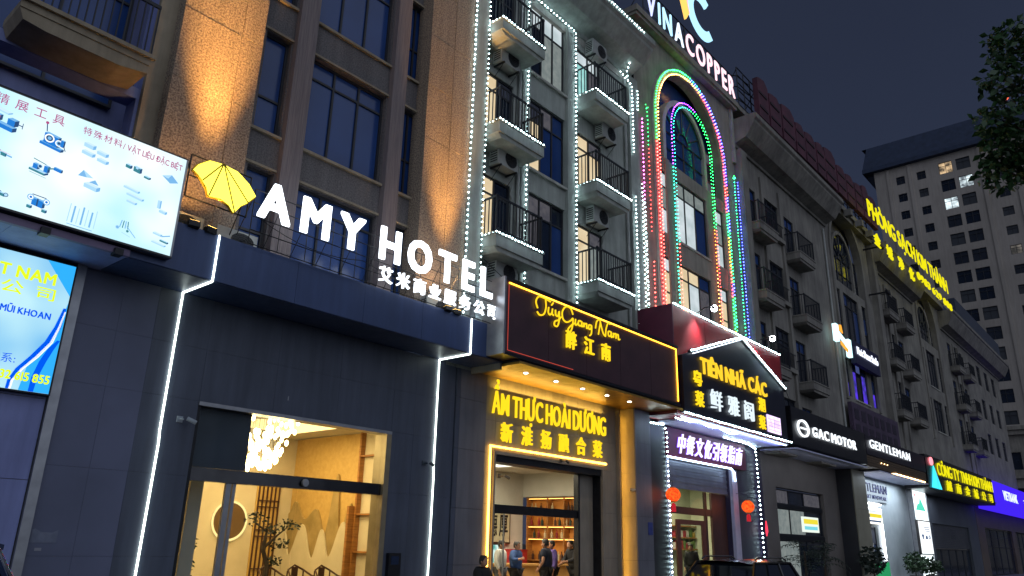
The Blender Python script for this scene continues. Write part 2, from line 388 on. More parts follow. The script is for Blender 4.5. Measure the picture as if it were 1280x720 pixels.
# balcony slab with a haunched soffit and a lip
bm = MB().box(2.2, 4.13, 11.72, WY, 8.98, 9.10).box(2.14, 4.19, 11.66, 11.74, 9.10, 9.17)
pl = [(2.2, 8.98), (2.28, 8.80), (2.6, 8.76), (3.7, 8.76), (4.13, 8.84), (4.13, 8.98)]
bm.prism(pl, 11.74, WY-.01)
bal = bm.build('balcony', tan_, sb)
rl = MB().box(2.2, 4.13, 11.70, 11.74, 10.1, 10.16)
for i in range(17): rl.box(2.22+i*.118, 2.24+i*.118, 11.71, 11.73, 9.17, 10.1)
rl.build('railing', railm, bal)
# ground floor: wall of big panels, sign box, corner post
sf = thing('supply_shop_facade', (0, WY, 0), 'pale lavender panelled shop wall below the blue lit sign', 'shop front')
MB().box(-6, 3.94, WY+.02, WY+.3, 0, 5.56).build('backing', grayw, sf)
for i, (a, b) in enumerate(((-3.6, -1.7), (-1.69, .2), (.21, 2.1), (2.11, 3.935))):
    for c, d in ((.02, 1.1), (1.11, 2.28), (2.29, 3.44), (3.45, 5.54)): piece('wall_panel', pur, sf, a+.006, b-.006, WY, WY+.02, c, d)
MB().box(3.945, 4.085, WY-.07, WY+.3, 0, 5.575).build('corner_post', alum, sf)
# canopy over shop + hotel
hc = thing('hotel_canopy', (8.7, 11.5, 5.58), 'dark navy box canopy carrying the white hotel letters above the lobby', 'canopy')
MB().box(4.3, 12.97, 11.53, WY-.005, 5.60, 6.36).build('core', steel, hc)
xs = [4.3, 5.67, 7.25, 8.8, 10.35, 11.83, 12.97]
for a, b in zip(xs, xs[1:]):
    piece('fascia_panel', navy, hc, a+.003, b-.003, 11.50, 11.53, 5.585, 6.385); piece('soffit_panel', navy, hc, a+.003, b-.003, 11.535, WY-.01, 5.575, 5.60)
    piece('roof_panel', navy, hc, a+.003, b-.003, 11.535, WY-.01, 6.362, 6.38)
lc = thing('shop_canopy', (1, 11.5, 5.58), 'lavender canopy soffit under the white tool billboard', 'canopy')
MB().box(-6, 4.29, 11.5, WY-.005, 5.60, 6.38).build('core', pur, lc)
for i in range(5): piece('soffit_panel', pur, lc, 4.285-(i+1)*1.55+.004, 4.285-i*1.55, 11.52, WY-.01, 5.572, 5.60)
MB().box(-6, 4.29, 11.42, 11.50, 5.56, 5.66).build('edge_beam', mat('pink_grey_beam', '#7c6e8c', '#6c5f7e', 2), lc)
for x in (4.05, 3.05): MB().box(x, x+.12, 11.34, 11.5, 5.52, 5.62).build('bracket', steel, lc)
# ---------------- billboard
bb = thing('billboard', (2, 11.35, 5.7), 'long white backlit billboard printed with blue machine tools and plates', 'billboard')
MB().box(-3, 4.88, 11.36, 11.49, 5.69, 7.42).build('case', mat('billboard_case', '#2c3350', '#232a44', 2), bb)
Ebb = emis('backlit_film', (.90, .99, 1.0), 1.12, (.52, .86, .98), .8)
MB().box(-2.98, 4.85, 11.345, 11.36, 5.72, 7.40).build('lit_film', Ebb, bb)
for a in ((-3, 4.88, 7.40, 7.42), (-3, 4.88, 5.69, 5.72)): MB().box(a[0], a[1], 11.335, 11.36, a[2], a[3]).build('rim', blackp, bb)
MB().box(4.85, 4.88, 11.335, 11.36, 5.72, 7.40).build('rim', alum, bb)
YB = 11.341
pr = emis('print_crimson', (.48, .08, .24), 1.0); pb = emis('print_blue', (.02, .22, .72), 1.0); pb2 = emis('print_sky_blue', (.20, .48, .82), 1.05)
pn = emis('print_navy', (.03, .09, .24), .9); pc = emis('print_pale_blue', (.42, .70, .93), 1.1); pt = emis('print_teal', (.05, .25, .32), 1.0); pw = emis('print_white', (.95, 1, 1), 1.2); ppk = emis('print_pink', (.9, .45, .65), 1)
text(bb, '精展工具', 2.14, 3.02, 7.17, .15, YB, pr, .003, .0, gap=.5)
text(bb, '特殊材料', 3.28, 3.84, 7.18, .12, YB, pr, .003, .0, gap=.2)
text(bb, '/ VẬT LIỆU ĐẶC BIỆT', 3.86, 4.80, 7.18, .095, YB, pr, .003, .008)
def fig(name, shapes, cx, cz, k=1.0):
    pal = []; mb = MB(); q = 0
    for sh_ in shapes:
        for mt_, pts in sh_:
            if mt_ not in pal: pal.append(mt_)
            mb.add([(cx+a*k, YB-.0003*q, cz+b*k) for a, b in pts], [tuple(range(len(pts)))], pal.index(mt_)); q += 1
    return mb.build('printed_'+name, pal, bb)
def ib(x, z, w, h, d=.04, c=(pb2, pc, pb)):      # printed oblique box: front, top, side
    return [(c[0], [(x, z), (x+w, z-.03*w/.2), (x+w, z+h-.03*w/.2), (x, z+h)]), (c[1], [(x, z+h), (x+w, z+h-.03*w/.2), (x+w+d, z+h+d*.6-.03*w/.2), (x+d, z+h+d*.6)]), (c[2], [(x+w, z-.03*w/.2), (x+w+d, z+d*.6-.03*w/.2), (x+w+d, z+h+d*.6-.03*w/.2), (x+w, z+h-.03*w/.2)])]
def dk(x, z, r, *cs):                            # printed concentric discs
    return [(c, [(x+r*(1-.3*i)*cos(2*pi*t/16), z+r*(1-.3*i)*sin(2*pi*t/16)) for t in range(16)]) for i, c in enumerate(cs)]
def ln(x0, z0, x1, z1, w, c):
    L = math.hypot(x1-x0, z1-z0); nx, nz = -(z1-z0)/L*w/2, (x1-x0)/L*w/2
    return [(c, [(x0+nx, z0+nz), (x1+nx, z1+nz), (x1-nx, z1-nz), (x0-nx, z0-nz)])]
B3 = (pb, pb2, pn); D3 = (pt, pc, pn); L3 = (pc, emis('print_ice_blue', (.62, .84, .97), 1.08), pb2)
fig('vice', [ib(-.2, -.1, .34, .06, .05, B3), ib(-.15, -.03, .1, .08, .05, B3), ib(.06, -.05, .09, .09, .05, B3), ib(-.1, .0, .05, .03, .02, (ppk, ppk, pr)), ln(.16, .0, .25, -.01, .014, pn), ln(.25, -.05, .25, .04, .01, pn), ib(-.17, .12, .22, .02, .05, L3)], 2.28, 6.95)
fig('dividing_head', [ib(-.14, -.13, .28, .04, .04, B3), ib(-.10, -.09, .18, .15, .04, B3), dk(-.03, -.01, .065, pw, pn, pb2), dk(.1, -.04, .05, pw, pb2, pn), ln(-.08, .08, -.1, .2, .014, pn), dk(-.1, .21, .022, pr), ib(.12, -.08, .04, .1, .02, B3), ln(.17, -.07, .2, -.13, .012, pn)], 2.91, 6.93)
fig('caliper', [ln(-.16, .02, .14, -.02, .022, pb2), ib(.0, -.035, .06, .05, .01, D3), ln(-.12, .04, -.12, -.07, .02, pn), ln(-.02, .04, -.02, -.07, .016, pn), ln(-.16, .05, .12, .01, .006, ppk)], 2.36, 6.47)
fig('angle_vice', [ib(-.18, -.1, .2, .03, .05, D3), ib(-.14, -.06, .06, .07, .03, B3), ib(.0, -.07, .05, .09, .03, B3), dk(-.05, -.01, .03, pc, pn), ln(.05, -.01, .15, .03, .02, pt), ib(.12, .0, .1, .045, .02, B3), ln(-.15, .08, .02, .04, .012, pt), ln(-.17, -.13, .05, -.16, .006, pt)], 2.90, 6.47)
fig('clamp', [ib(-.08, -.02, .1, .04, .02, D3), dk(.04, .0, .03, pn, pc), ln(-.1, .05, -.02, .03, .012, pt)], 2.50, 5.9)
fig('press', [ib(-.07, -.05, .14, .10, .03, B3), dk(-.09, .05, .045, pb2, pw, pb), dk(.11, .04, .045, pb2, pw, pb), ib(-.12, -.11, .05, .04, .02, D3), ib(.07, -.12, .05, .04, .02, D3), ln(.0, .05, .0, -.06, .02, pn), ln(-.08, .1, .1, .09, .012, pn)], 2.92, 5.93)
fig('plates', [ib(-.19, .05, .13, .06, .04, L3), ib(.0, .0, .13, .05, .04, L3), ib(-.2, -.07, .15, .05, .04, L3), ib(.02, -.11, .13, .045, .04, L3)], 3.52, 6.95)
fig('wedges', [[(pb2, [(-.16, .02), (-.1, .13), (-.04, .03)]), (pc, [(-.1, .13), (-.04, .03), (.05, .05)])], ib(-.06, -.12, .18, .06, .05, L3), [(pb2, [(.0, -.03), (.08, .03), (.14, -.04)])]], 3.5, 6.5)
fig('rods', [ln(-.2+i*.06, -.14, -.19+i*.06, .14-.02*(i % 3), .012+.012*(i % 2), (pc, pb2)[i % 2]) for i in range(7)] + [ln(-.2, -.17, .15, -.18, .01, pb2)], 3.53, 5.93)
fig('cutting_blocks', [ib(-.19, .0, .07, .05, .03, D3), ib(-.07, -.02, .1, .08, .03, D3), ib(-.04, .03, .04, .02, .01, (MATS['print_yellow'] if 'print_yellow' in MATS else pc, pc, pn)), ib(.1, -.07, .08, .03, .03, D3)], 4.14, 6.91)
fig('strips', [ib(-.16, .05, .22, .03, .03, L3), ib(-.1, -.05, .24, .03, .03, L3), ib(-.08, -.16, .13, .03, .03, L3)], 4.14, 6.53)
fig('plate', [[(pb2, [(-.12, .02), (.02, -.07), (.15, -.02), (.03, .08)]), (pc, [(-.12, .02), (-.02, .0), (.03, .08)])]], 4.63, 6.97)
fig('angle', [ib(-.08, -.04, .04, .13, .02, L3), ib(-.04, -.10, .10, .04, .03, L3)], 4.6, 6.47)
fig('milling_bits', [ln(-.1+i*.04, -.02, -.08+i*.03, .1, .014, (pb2, pt)[i % 2]) for i in range(4)] + [dk(-.13, -.03, .03, pc, pb2), ln(.0, .02, .15, -.12, .012, pb2), ln(-.06, -.09, .07, -.13, .01, pc), dk(.02, -.05, .02, pt)], 4.14, 5.96)
fig('drill_sets', [ib(-.12, .05, .12, .025, .03, L3), ln(.02, .04, .15, .09, .018, pb2), ib(.0, -.04, .12, .025, .02, D3), ib(-.12, -.09, .2, .02, .03, L3)], 4.65, 5.95)
# ---------------- blue wall sign
bs = thing('blue_wall_sign', (2, 12.35, 3.5), 'blue and white lit wall sign with yellow lettering and a phone number', 'sign')
MB().box(-2, 3.93, 12.36, WY-.002, 3.48, 5.5).build('case', steel, bs)
Ebs = emis('backlit_blue_film', (.56, .90, 1.0), 1.0, (.14, .50, .92), .8)
MB().box(-1.98, 3.9, 12.35, 12.36, 3.5, 5.48).build('lit_film', Ebs, bs)
YS = 12.346
pY = emis('print_yellow', (.75, .95, .02), 1.15); pBl = emis('print_royal_blue', (.0, .10, .85), 1.1); pMid = emis('print_azure', (.03, .42, .95), 1.1)
def ribbon(pts, w, mt_, name='printed_wave'):
    mb = MB()
    for a, b in zip(pts, pts[1:]): mb.add([(a[0]-w*(.3+a[2]), YS, a[1]), (a[0]+w*(.3+a[2]), YS, a[1]), (b[0]+w*(.3+b[2]), YS, b[1]), (b[0]-w*(.3+b[2]), YS, b[1])], [(0, 1, 2, 3)])
    return mb.build(name, mt_, bs)
wv = lambda x0, dx, z0, z1, amp, y: [(x0 + dx*t + amp*sin(t*pi*1.6-.6), z0 + (z1-z0)*t, abs(sin(t*pi))) for t in [i/14 for i in range(15)]]
MB().add([(3.5, YS+.002, 3.5), (3.9, YS+.002, 3.5), (3.9, YS+.002, 4.9), (3.83, YS+.002, 4.5), (3.72, YS+.002, 4.2), (3.55, YS+.002, 3.9)], [(0, 1, 2, 3, 4, 5)]).build('printed_field', pMid, bs)
MB().add([(3.5, YS+.002, 5.48), (3.9, YS+.002, 5.48), (3.9, YS+.002, 5.0)], [(0, 1, 2)]).build('printed_field', pMid, bs)
ribbon([(3.36, 3.5, .2), (3.37, 3.62, .3), (3.45, 3.8, .5), (3.6, 4.0, .7), (3.75, 4.25, .7), (3.83, 4.5, .6), (3.87, 4.8, .1)], .05, pBl)
ribbon([(3.39, 3.5, .2), (3.40, 3.62, .2), (3.49, 3.8, .3), (3.64, 4.0, .5), (3.79, 4.25, .4), (3.85, 4.5, .2), (3.885, 4.75, 0)], .03, pw)
ribbon([(3.66, 3.5, .4), (3.67, 3.7, .5), (3.73, 3.95, .6), (3.8, 4.15, .5), (3.88, 4.3, .1)], .05, pBl)
text(bs, 'VIỆT NAM', 2.55, 3.66, 5.11, .17, YS, pY, .003, .0, fat=.03, gap=.13)
text(bs, '公司', 2.98, 3.70, 4.86, .19, YS, pY, .003, .01, gap=.55)
text(bs, ', MŨI KHOAN', 2.98, 3.70, 4.58, .095, YS, pBl, .003, .0, fat=.025, gap=.13)
text(bs, '系:', 3.2, 3.38, 3.86, .13, YS, pBl, .003, .0)
text(bs, '0832 615 855', 3.06, 3.87, 3.635, .12, YS, pY, .003, .008, fat=.02, gap=.11)
MB().box(3.28, 3.33, WY-.012, WY-.001, 2.05, 2.35).build('notice', pBl, bs)

# ================================================================== hotel building
hb = thing('hotel_building', (8.5, WY, 0), 'hotel facade of speckled granite columns and dark blue windows behind the white letters', 'building')
# columns of granite slabs
def slabs(x0, x1, xm, y0, y1, z0, z1, hh, mt_=granite):
    z = z0; k = 0
    while z < z1:
        t = min(z+hh, z1)
        piece('stone_slab', mt_, hb, x0, xm-.006, y0+.004*(k % 2), y1, z+.004, t-.004); piece('stone_slab', mt_, hb, xm+.006, x1, y0+.003*((k+1) % 2), y1, z+.004, t-.004)
        z = t; k += 1
slabs(4.66, 6.24, 5.8, 12.1, 12.6, 6.38, 18, 1.45); slabs(10.6, 12.08, 11.42, 12.1, 12.6, 6.38, 18, 1.45)
# central wall with windows
zz = [(6.45, 8.42), (9.25, 11.48), (12.38, 14.55), (15.4, 17.4)]
holes = [(x0, x1, a, b) for (x0, x1) in ((6.5, 7.08), (7.62, 9.68), (10.16, 10.86)) for a, b in zz]
facade(6.2, 11.0, 6.38, 18, holes, WY, WY+.3).build('wall', granite2, hb)
MB().box(7.12, 7.56, WY-.16, WY, 6.38, 18).build('pilaster', ribbed, hb); MB().box(9.72, 10.12, WY-.16, WY, 6.38, 18).build('pilaster', ribbed, hb)
for a, b in zz:
    window(hb, 6.5, 7.08, a, b, WY+.16, winblue, (), (.35,)); window(hb, 10.16, 10.86, a, b, WY+.16, winblue, (.45,), (.42,))
    window(hb, 7.62, 9.68, a, b, WY+.16, winblue, (.33, .66), (.8,))
    for x0, x1 in ((6.26, 7.11), (7.565, 9.715), (10.125, 10.6)):
        piece('sill', tan_, hb, x0, x1, WY-.07, WY, a-.09, a-.03); piece('sill', tan_, hb, x0, x1, WY-.05, WY, b+.02, b+.07)
MB().box(5, 12.6, WY+2, WY+2.3, 6.2, 18).build('core_wall', winblue, hb)
# ground floor wall: dark panels around the lobby opening, grey pier to the right
gw = thing('lobby_facade', (8, WY, 0), 'dark slate panel wall around the warm lit lobby window', 'shop front')
facade(4.09, 12.42, 0, 5.572, [(6.27, 10.58, -.1, 3.77)], WY+.03, WY+.3).build('backing', steel, gw)
px = [4.09, 4.72, 5.30, 6.27, 7.7, 9.14, 10.58, 11.2, 11.83, 12.42]
pz = [0, 1.26, 2.52, 3.77, 4.67, 5.57]
for i in range(len(px)-1):
    for j in range(len(pz)-1):
        if 6.2 < px[i] < 10.5 and pz[j] < 3.7: continue
        piece('wall_panel', navyw if px[i] > 5 else mat('slate_purple_panel', '#5e6480', '#50566e', .9, .5), gw, px[i]+.0015, px[i+1]-.0015, WY+.001*((i+j) % 3), WY+.03, pz[j]+.0015, pz[j+1]-.0015)
pr_ = thing('grey_pier', (13, WY, 0), 'grey panelled pier between the hotel and the restaurant', 'pier')
MB().box(12.44, 13.5, WY+.02, WY+.4, 0, 5.5).build('core', steel, pr_)
for a, b in ((12.45, 12.575), (12.585, 13.49)):
    for c, d in ((0, 1.1), (1.1, 2.31), (2.31, 3.63), (3.63, 4.8), (4.8, 5.5)): piece('wall_panel', grayw if a > 12.5 else navyw, pr_, a, b, WY-.02, WY+.02, c+.004, d-.004)
# posters, box, cctv
for (x0, x1, z0, z1, c, nm, lb) in ((4.12, 4.46, 1.44, 1.62, '#6d7488', 'poster', 'torn pale poster on the slate wall by the corner post'),):
    p = MB().add([(x0, WY-.005, z0), (x1, WY-.005, z0), (x1+.01, WY-.005, z1), (x0+.27, WY-.005, z1-.04), (x0+.12, WY-.005, z1-.035), (x0+.04, WY-.005, z1+.01), (x0, WY-.005, z1)], [tuple(range(7))])
    p.add([(x0, WY-.0, z0), (x1, WY, z0), (x1, WY, z1-.05), (x0, WY, z1-.05)], [(0, 1, 2, 3)])
    tag(p.build('poster', mat('poster_paper', c, '#5b6277', 9)), lb, 'poster')
tag(MB().box(4.2, 4.29, WY-.006, WY-.001, 1.33, 1.37).build('sticker', mat('pale_sticker', '#8d909e')), 'small pale sticker on the slate wall under the torn poster', 'sticker')
kb = thing('intercom_box', (10.8, WY, 1.0), 'black wall box with a small screen right of the lobby window', 'wall box')
MB().box(10.68, 11.0, WY-.09, WY-.001, .85, 1.34).build('case', blackp, kb); MB().box(10.74, 10.94, WY-.095, WY-.09, 1.12, 1.28).build('screen', mat('screen_glass', '#20304e', rough=.1), kb)
def cctv(x, y, z, label, dx=-.18, col='#9aa3ad'):
    c = thing('security_camera', (x, y, z), label, 'security camera')
    mt_ = mat('camera_'+col[1:], col)
    MB().box(x-.05, x+.05, y-.02, y, z-.05, z+.05).tube([(x, y-.02, z), (x, y-.14, z-.01)], .015).build('bracket', mt_, c)
    MB().tube([(x+.06, y-.14, z+.01), (x+dx, y-.2, z-.05)], .035, 10).build('housing', mt_, c)
    MB().tube([(x+dx, y-.2, z-.05), (x+dx-.01, y-.2, z-.052)], .022, 8).build('lens', blackp, c)
    return c
cctv(5.98, WY, 3.42, 'pale security camera on the dark wall left of the lobby', .2)
cctv(11.55, WY, 3.2, 'small dark security camera beside the right white light strip', .12, '#44505c')
cctv(13.9, WY-.12, 3.1, 'security camera on the yellow lit left door frame', .16, '#6a6458')
cctv(16.35, WY-.12, 3.68, 'tiny dark camera above the restaurant door head', .08, '#3a3a3c')
cctv(19.47, 12.2, 3.13, 'brass lit security camera on the yellow pier', -.3, '#c0b090')
# LED strips
for x, lb in ((5.67, 'left white light strip bending down from canopy to hotel wall'), (11.83, 'right white light strip bending down from canopy to hotel wall')):
    led(lb, [(x, 11.485, 6.38), (x, 11.485, 5.575), (x, 11.49, 5.56), (x, WY-.02, 5.56), (x, WY-.03, 5.54), (x, WY-.03, 3.2), (x+.015, WY-.03, 3.0), (x, WY-.03, .15)], E_led)
# ---------------- lobby window frame, glass
lw = thing('lobby_window', (8.4, WY, 0), 'tall glass lobby entrance with a polished transom bar and glowing interior', 'glass front')
MB().box(6.27, 10.58, WY-.03, WY+.26, 3.70, 3.765).build('head_frame', alum, lw)
MB().box(10.44, 10.575, WY-.03, WY+.34, 0, 3.70).build('jamb', mat('bronze_jamb', '#9a8e74', '#867a62', 4, .35, .5), lw)
MB().box(6.275, 6.33, WY+.02, WY+.3, 0, 3.70).build('jamb', steel, lw)
MB().box(6.33, 10.44, WY+.04, WY+.2, 2.46, 2.68).build('transom_bar', mat('mirror_steel', '#4a4a4c', '#3a3a3d', 3, .18, .9), lw)
MB().box(7.03, 7.13, WY+.08, WY+.14, 0, 2.46).build('door_stile', alum, lw); MB().box(7.17, 7.23, WY+.10, WY+.16, 0, 2.46).build('door_stile', alum, lw)
MB().box(6.33, 10.44, WY+.12, WY+.125, 2.68, 3.70).build('glass_pane', glz, lw)
for a, b in ((6.33, 7.03), (7.23, 8.5), (8.51, 10.44)): MB().box(a, b, WY+.115, WY+.12, 0.02, 2.46).build('glass_pane', glz, lw)
MB().box(6.33, 7.42, WY+.2, WY+.28, 2.70, 3.70).build('reflection_panel', mat('dark_reflection', '#3c4658', '#343d4e', 2, .4), lw)  # dark panel stands in for a reflection on the upper glass
MB().tube([(8.57, WY+.02, 2.57), (8.57, WY-.03, 2.57)], .07, 16).build('logo_disc', alum, lw)
# ---------------- lobby interior
lob = thing('lobby_room', (9, 13, 0), 'cream and gold hotel lobby seen through the glass', 'room')
LX0, LX1, LY0, LY1, LZ = 4.9, 12.2, WY+.32, 18.3, 4.15
struct(MB().box(LX0, LX1, LY0, LY1, -.02, .02).build('lobby_floor', floorm))
MB().box(LX0, LX1, LY0, LY1+.1, LZ, LZ+.1).build('ceiling', creamw, lob)
MB().box(LX0, LX1, LY1, LY1+.1, .02, LZ).build('back_wall', cream, lob)
MB().box(LX1, LX1+.1, LY0, LY1+.1, .02, LZ).build('side_wall', cream, lob)
MB().box(LX0-.1, LX0, LY0, LY1+.1, .02, LZ).build('side_wall', cream, lob)
MB().box(LX1-.04, LX1, 15.45, LY1-.02, 1.0, LZ-.02).build('lattice_panel', ochre, lob)
for z in (1.3, 2.16, 2.75, 3.55): piece('shelf_board', wood, lob, LX1-.12, LX1, LY0+.1, 15.38, z-.02, z+.02)
for y in (14.2, 15.36): piece('upright', wood, lob, LX1-.14, LX1, y, y+.06, .02, LZ-.02)
MB().box(LX1-.3, LX1, 15.42, 15.5, .02, 2.35).build('timber_post', wood, lob)
# wave shaped relief panels on the side wall
def mount(ys, base, x, mt_, th=.03, name='mountain_panel'):
    n = len(ys); 
    for a, b in zip(ys, ys[1:]):
        pass
    top = []
    for (ya, za), (yb, zb) in zip(ys, ys[1:]):
        for i in range(8):
            t = i/8; s_ = (1-cos(pi*t))/2; top.append((ya+(yb-ya)*t, za+(zb-za)*s_))
    top.append(ys[-1])
    MB().prism([(ys[-1][0], base), (ys[0][0], base)] + top, x-th, x, 'x').build(name, mt_, lob)
gpan = mat('champagne_relief', '#b39a68', '#94804f', 3, .45, .1, bump=.1)
mount([(15.5, 1.35), (15.62, 2.42), (16.0, 1.75), (16.25, 3.15), (16.6, 1.7), (17.05, 2.3), (17.5, 2.05), (18.0, 2.5), (18.25, 2.2)], 1.0, LX1-.05, gpan, .05)
mount([(15.5, 1.5), (15.8, 1.98), (16.3, 1.15), (16.65, 1.8), (16.98, 1.1), (17.5, 1.92), (18.0, 1.15), (18.25, 1.7)], .3, LX1-.11, cream, .05)
# left: pale inner column, lattice screens, mirror
MB().box(6.75, 7.0, 13.3, 13.7, .02, 2.64).build('inner_column', creamw, lob)
MB().box(5.2, 8.9, 13.8, 14.0, 2.58, 2.72).build('bulkhead', creamw, lob)
def lattice(x0, x1, y, z0, z1, nv, label=None):
    mb = MB()
    for i in range(nv+1): xx = x0 + (x1-x0)*i/nv; mb.box(xx-.015, xx+.015, y-.02, y+.02, z0, z1)
    for z in (z0+.5*(z1-z0), z0+.56*(z1-z0), z0+.78*(z1-z0), z0+.84*(z1-z0), z0+.2*(z1-z0)): mb.box(x0, x1, y-.018, y+.018, z-.012, z+.012)
    return mb.build('lattice_screen', darkwood, lob)
lattice(11.15, 11.75, LY1-.06, .3, 2.9, 5); lattice(6.5, 6.95, 14.2, .8, 2.55, 4)
MB().box(11.1, 11.8, LY1-.03, LY1-.005, .3, 2.9).build('backing_panel', mat('yellow_shoji', '#d8b468', '#caa45a', 2, .7), lob)  # plain yellow panel behind the lattice
mi = thing('round_mirror', (10.4, LY1-.05, 1.95), 'round mirror with a bright rim on the lobby back wall', 'mirror')
R_ = .46
MB().tube([(10.42+R_*cos(a), LY1-.06, 1.95+R_*sin(a)) for a in [2*pi*i/32 for i in range(32)]], .028, 6, closed=True).build('rim', emis('mirror_rim_glow', (1, .72, .28), 1.6), mi)
MB().prism([(10.42+.44*cos(2*pi*i/32), 1.95+.44*sin(2*pi*i/32)) for i in range(32)], LY1-.05, LY1-.03).build('glass', mat('bronze_mirror_glass', '#7c664a', '#6b563c', 2, .25, .3), mi)
def chair(x, y, label, first=[None]):
    g = 'round-backed wooden chairs in the lobby'
    if first[0] is None:
        c = thing('wooden_armchair', (x, y, .02), label, 'chair', g)
        MB().box(x-.25, x+.25, y-.24, y+.24, .44, .49).build('seat', darkwood, c)
        MB().tube([(x-.28, y-.26, .72), (x-.29, y, .76), (x-.2, y+.22, .88), (x, y+.28, .98), (x+.2, y+.22, .88), (x+.29, y, .76), (x+.28, y-.26, .72)], .022).build('back_rail', darkwood, c)
        for dx in (-.24, .24):
            MB().tube([(x+dx, y-.22, .02), (x+dx*1.12, y-.24, .72)], .018).build('leg', darkwood, c); MB().tube([(x+dx, y+.22, .02), (x+dx*.9, y+.22, .86)], .018).build('leg', darkwood, c)
        MB().box(x-.08, x+.08, y+.24, y+.27, .49, .94).build('back_splat', darkwood, c)
        first[0] = c; return c
    c = copy_tree(first[0], None, (x, y, .02)); c['label'] = label; return c
chair(10.35, 16.0, 'left wooden armchair at the lobby tea table'); chair(11.05, 15.9, 'middle wooden armchair at the lobby tea table'); chair(11.55, 15.55, 'right wooden armchair at the lobby tea table')
tt = thing('tea_table', (10.8, 15.1, .02), 'low dark tea table in front of the lobby armchairs', 'table')
MB().box(10.2, 11.5, 14.9, 15.3, .68, .73).build('table_top', darkwood, tt)
for x in (10.3, 11.4):
    for y in (14.95, 15.25): MB().box(x-.03, x+.03, y-.03, y+.03, .02, .68).build('leg', darkwood, tt)
bz = thing('bonsai_tree', (9.7, 15.3, 0.02), 'dark bonsai with cloud shaped leaf pads in front of the lattice', 'plant')
MB().lathe([(.2, 0), (.26, .1), (.2, .55), (.24, .6), (.0, .6)], (9.7, 15.3, .02), 16).build('pot', pot, bz)
MB().tube([(9.7, 15.3, .6), (9.75, 15.3, 1.0), (9.6, 15.3, 1.35), (9.65, 15.3, 1.7), (9.3, 15.3, 1.9)], [.06, .05, .045, .03, .015]).tube([(9.6, 15.3, 1.35), (9.95, 15.3, 1.65), (10.15, 15.3, 1.8)], [.035, .02, .012]).build('trunk', bark, bz)
def leaves(cs, n, size, mt_, name, parent, kind='stuff', seed=1, droop=0):
    rg = random.Random(seed); mb = MB()
    for (cx, cy, cz, rx, ry, rz) in cs:
        for i in range(n):
            while True:
                u = Vector((rg.uniform(-1, 1), rg.uniform(-1, 1), rg.uniform(-1, 1)))
                if u.length < 1: break
            c = Vector((cx+u.x*rx, cy+u.y*ry, cz+u.z*rz)); a = Vector((rg.uniform(-1, 1), rg.uniform(-1, 1), rg.uniform(-.6-droop, .5))).normalized(); b = a.cross(Vector((rg.uniform(-1, 1), rg.uniform(-1, 1), rg.uniform(-1, 1)))).normalized()
            s_ = size*rg.uniform(.6, 1.3); mid = c + a*s_*.5 + Vector((0, 0, .06*s_))
            mb.add([c, mid + b*s_*.28, c + a*s_, mid - b*s_*.28], [(0, 1, 2, 3)])
    return mb.build(name, mt_, parent, kind=kind)
leaves([(9.35, 15.3, 1.95, .28, .2, .14), (9.75, 15.3, 1.75, .22, .2, .1), (10.2, 15.3, 1.85, .26, .2, .13), (10.0, 15.3, 1.45, .22, .2, .12), (9.9, 15.3, 1.1, .2, .15, .1)], 70, .09, leafd, 'foliage', bz)
vp = thing('climbing_plant', (6.95, 14.2, .02), 'slender climbing plant by the left edge of the lobby glass', 'plant')
MB().tube([(7.3, 14.0, .02), (7.27, 14.0, .7), (7.33, 14.0, 1.3), (7.28, 14.0, 1.9)], .012).build('stem', bark, vp)
leaves([(7.3, 14.0, .4+i*.25, .09-.009*i, .08, .18) for i in range(6)], 40, .08, leaf, 'foliage', vp)
# chandelier
ch = thing('chandelier', (8.0, 14, 3.9), 'large chandelier of glowing crystal drops tapering downward', 'chandelier')
MB().lathe([(.0, .08), (1.5, .08), (1.5, .0), (0, 0)], (8.0, 14, 4.04), 28).build('ceiling_plate', alum, ch)
Ecr = emis('crystal_glow', (1, .80, .42), 16, (1, .66, .22), 9)
cme = MB().lathe([(.0, -.065), (.028, -.045), (.04, 0), (.028, .045), (.0, .065)], (0, 0, 0), 7).mesh(Ecr)
wires = MB(); rg = random.Random(3)
for i in range(240):
    t = rg.random()**.8; z = 3.95 - t*1.1; rmax = 1.45 - .85*t; a = rg.uniform(0, 2*pi); rr_ = rmax*math.sqrt(rg.uniform(.35, 1))
    o = inst('crystal_drop', cme, ch, (8.0+rr_*cos(a), 14+rr_*sin(a), z)); wires.box(8.0+rr_*cos(a)-.002, 8.0+rr_*cos(a)+.002, 14+rr_*sin(a)-.002, 14+rr_*sin(a)+.002, z+.09, 4.04)
wires.build('wires', alum, ch, kind='stuff')
clt = thing('ceiling_panel_light', (9.5, 15.5, 4.1), 'warm recessed ceiling light panel in the hotel lobby', 'light')
MB().box(9.2, 11.2, 15, 17, 4.11, 4.145).build('diffuser', emis('warm_diffuser', (1, .66, .24), 3), clt)
area('lobby_lamp', (9.4, 15.6, 4.05), 3.6, 3.6, 250, (1, .72, .34), clt)
area('lobby_lamp', (10.0, 13.4, 4.0), 3.2, .6, 35, (1, .66, .26), clt)
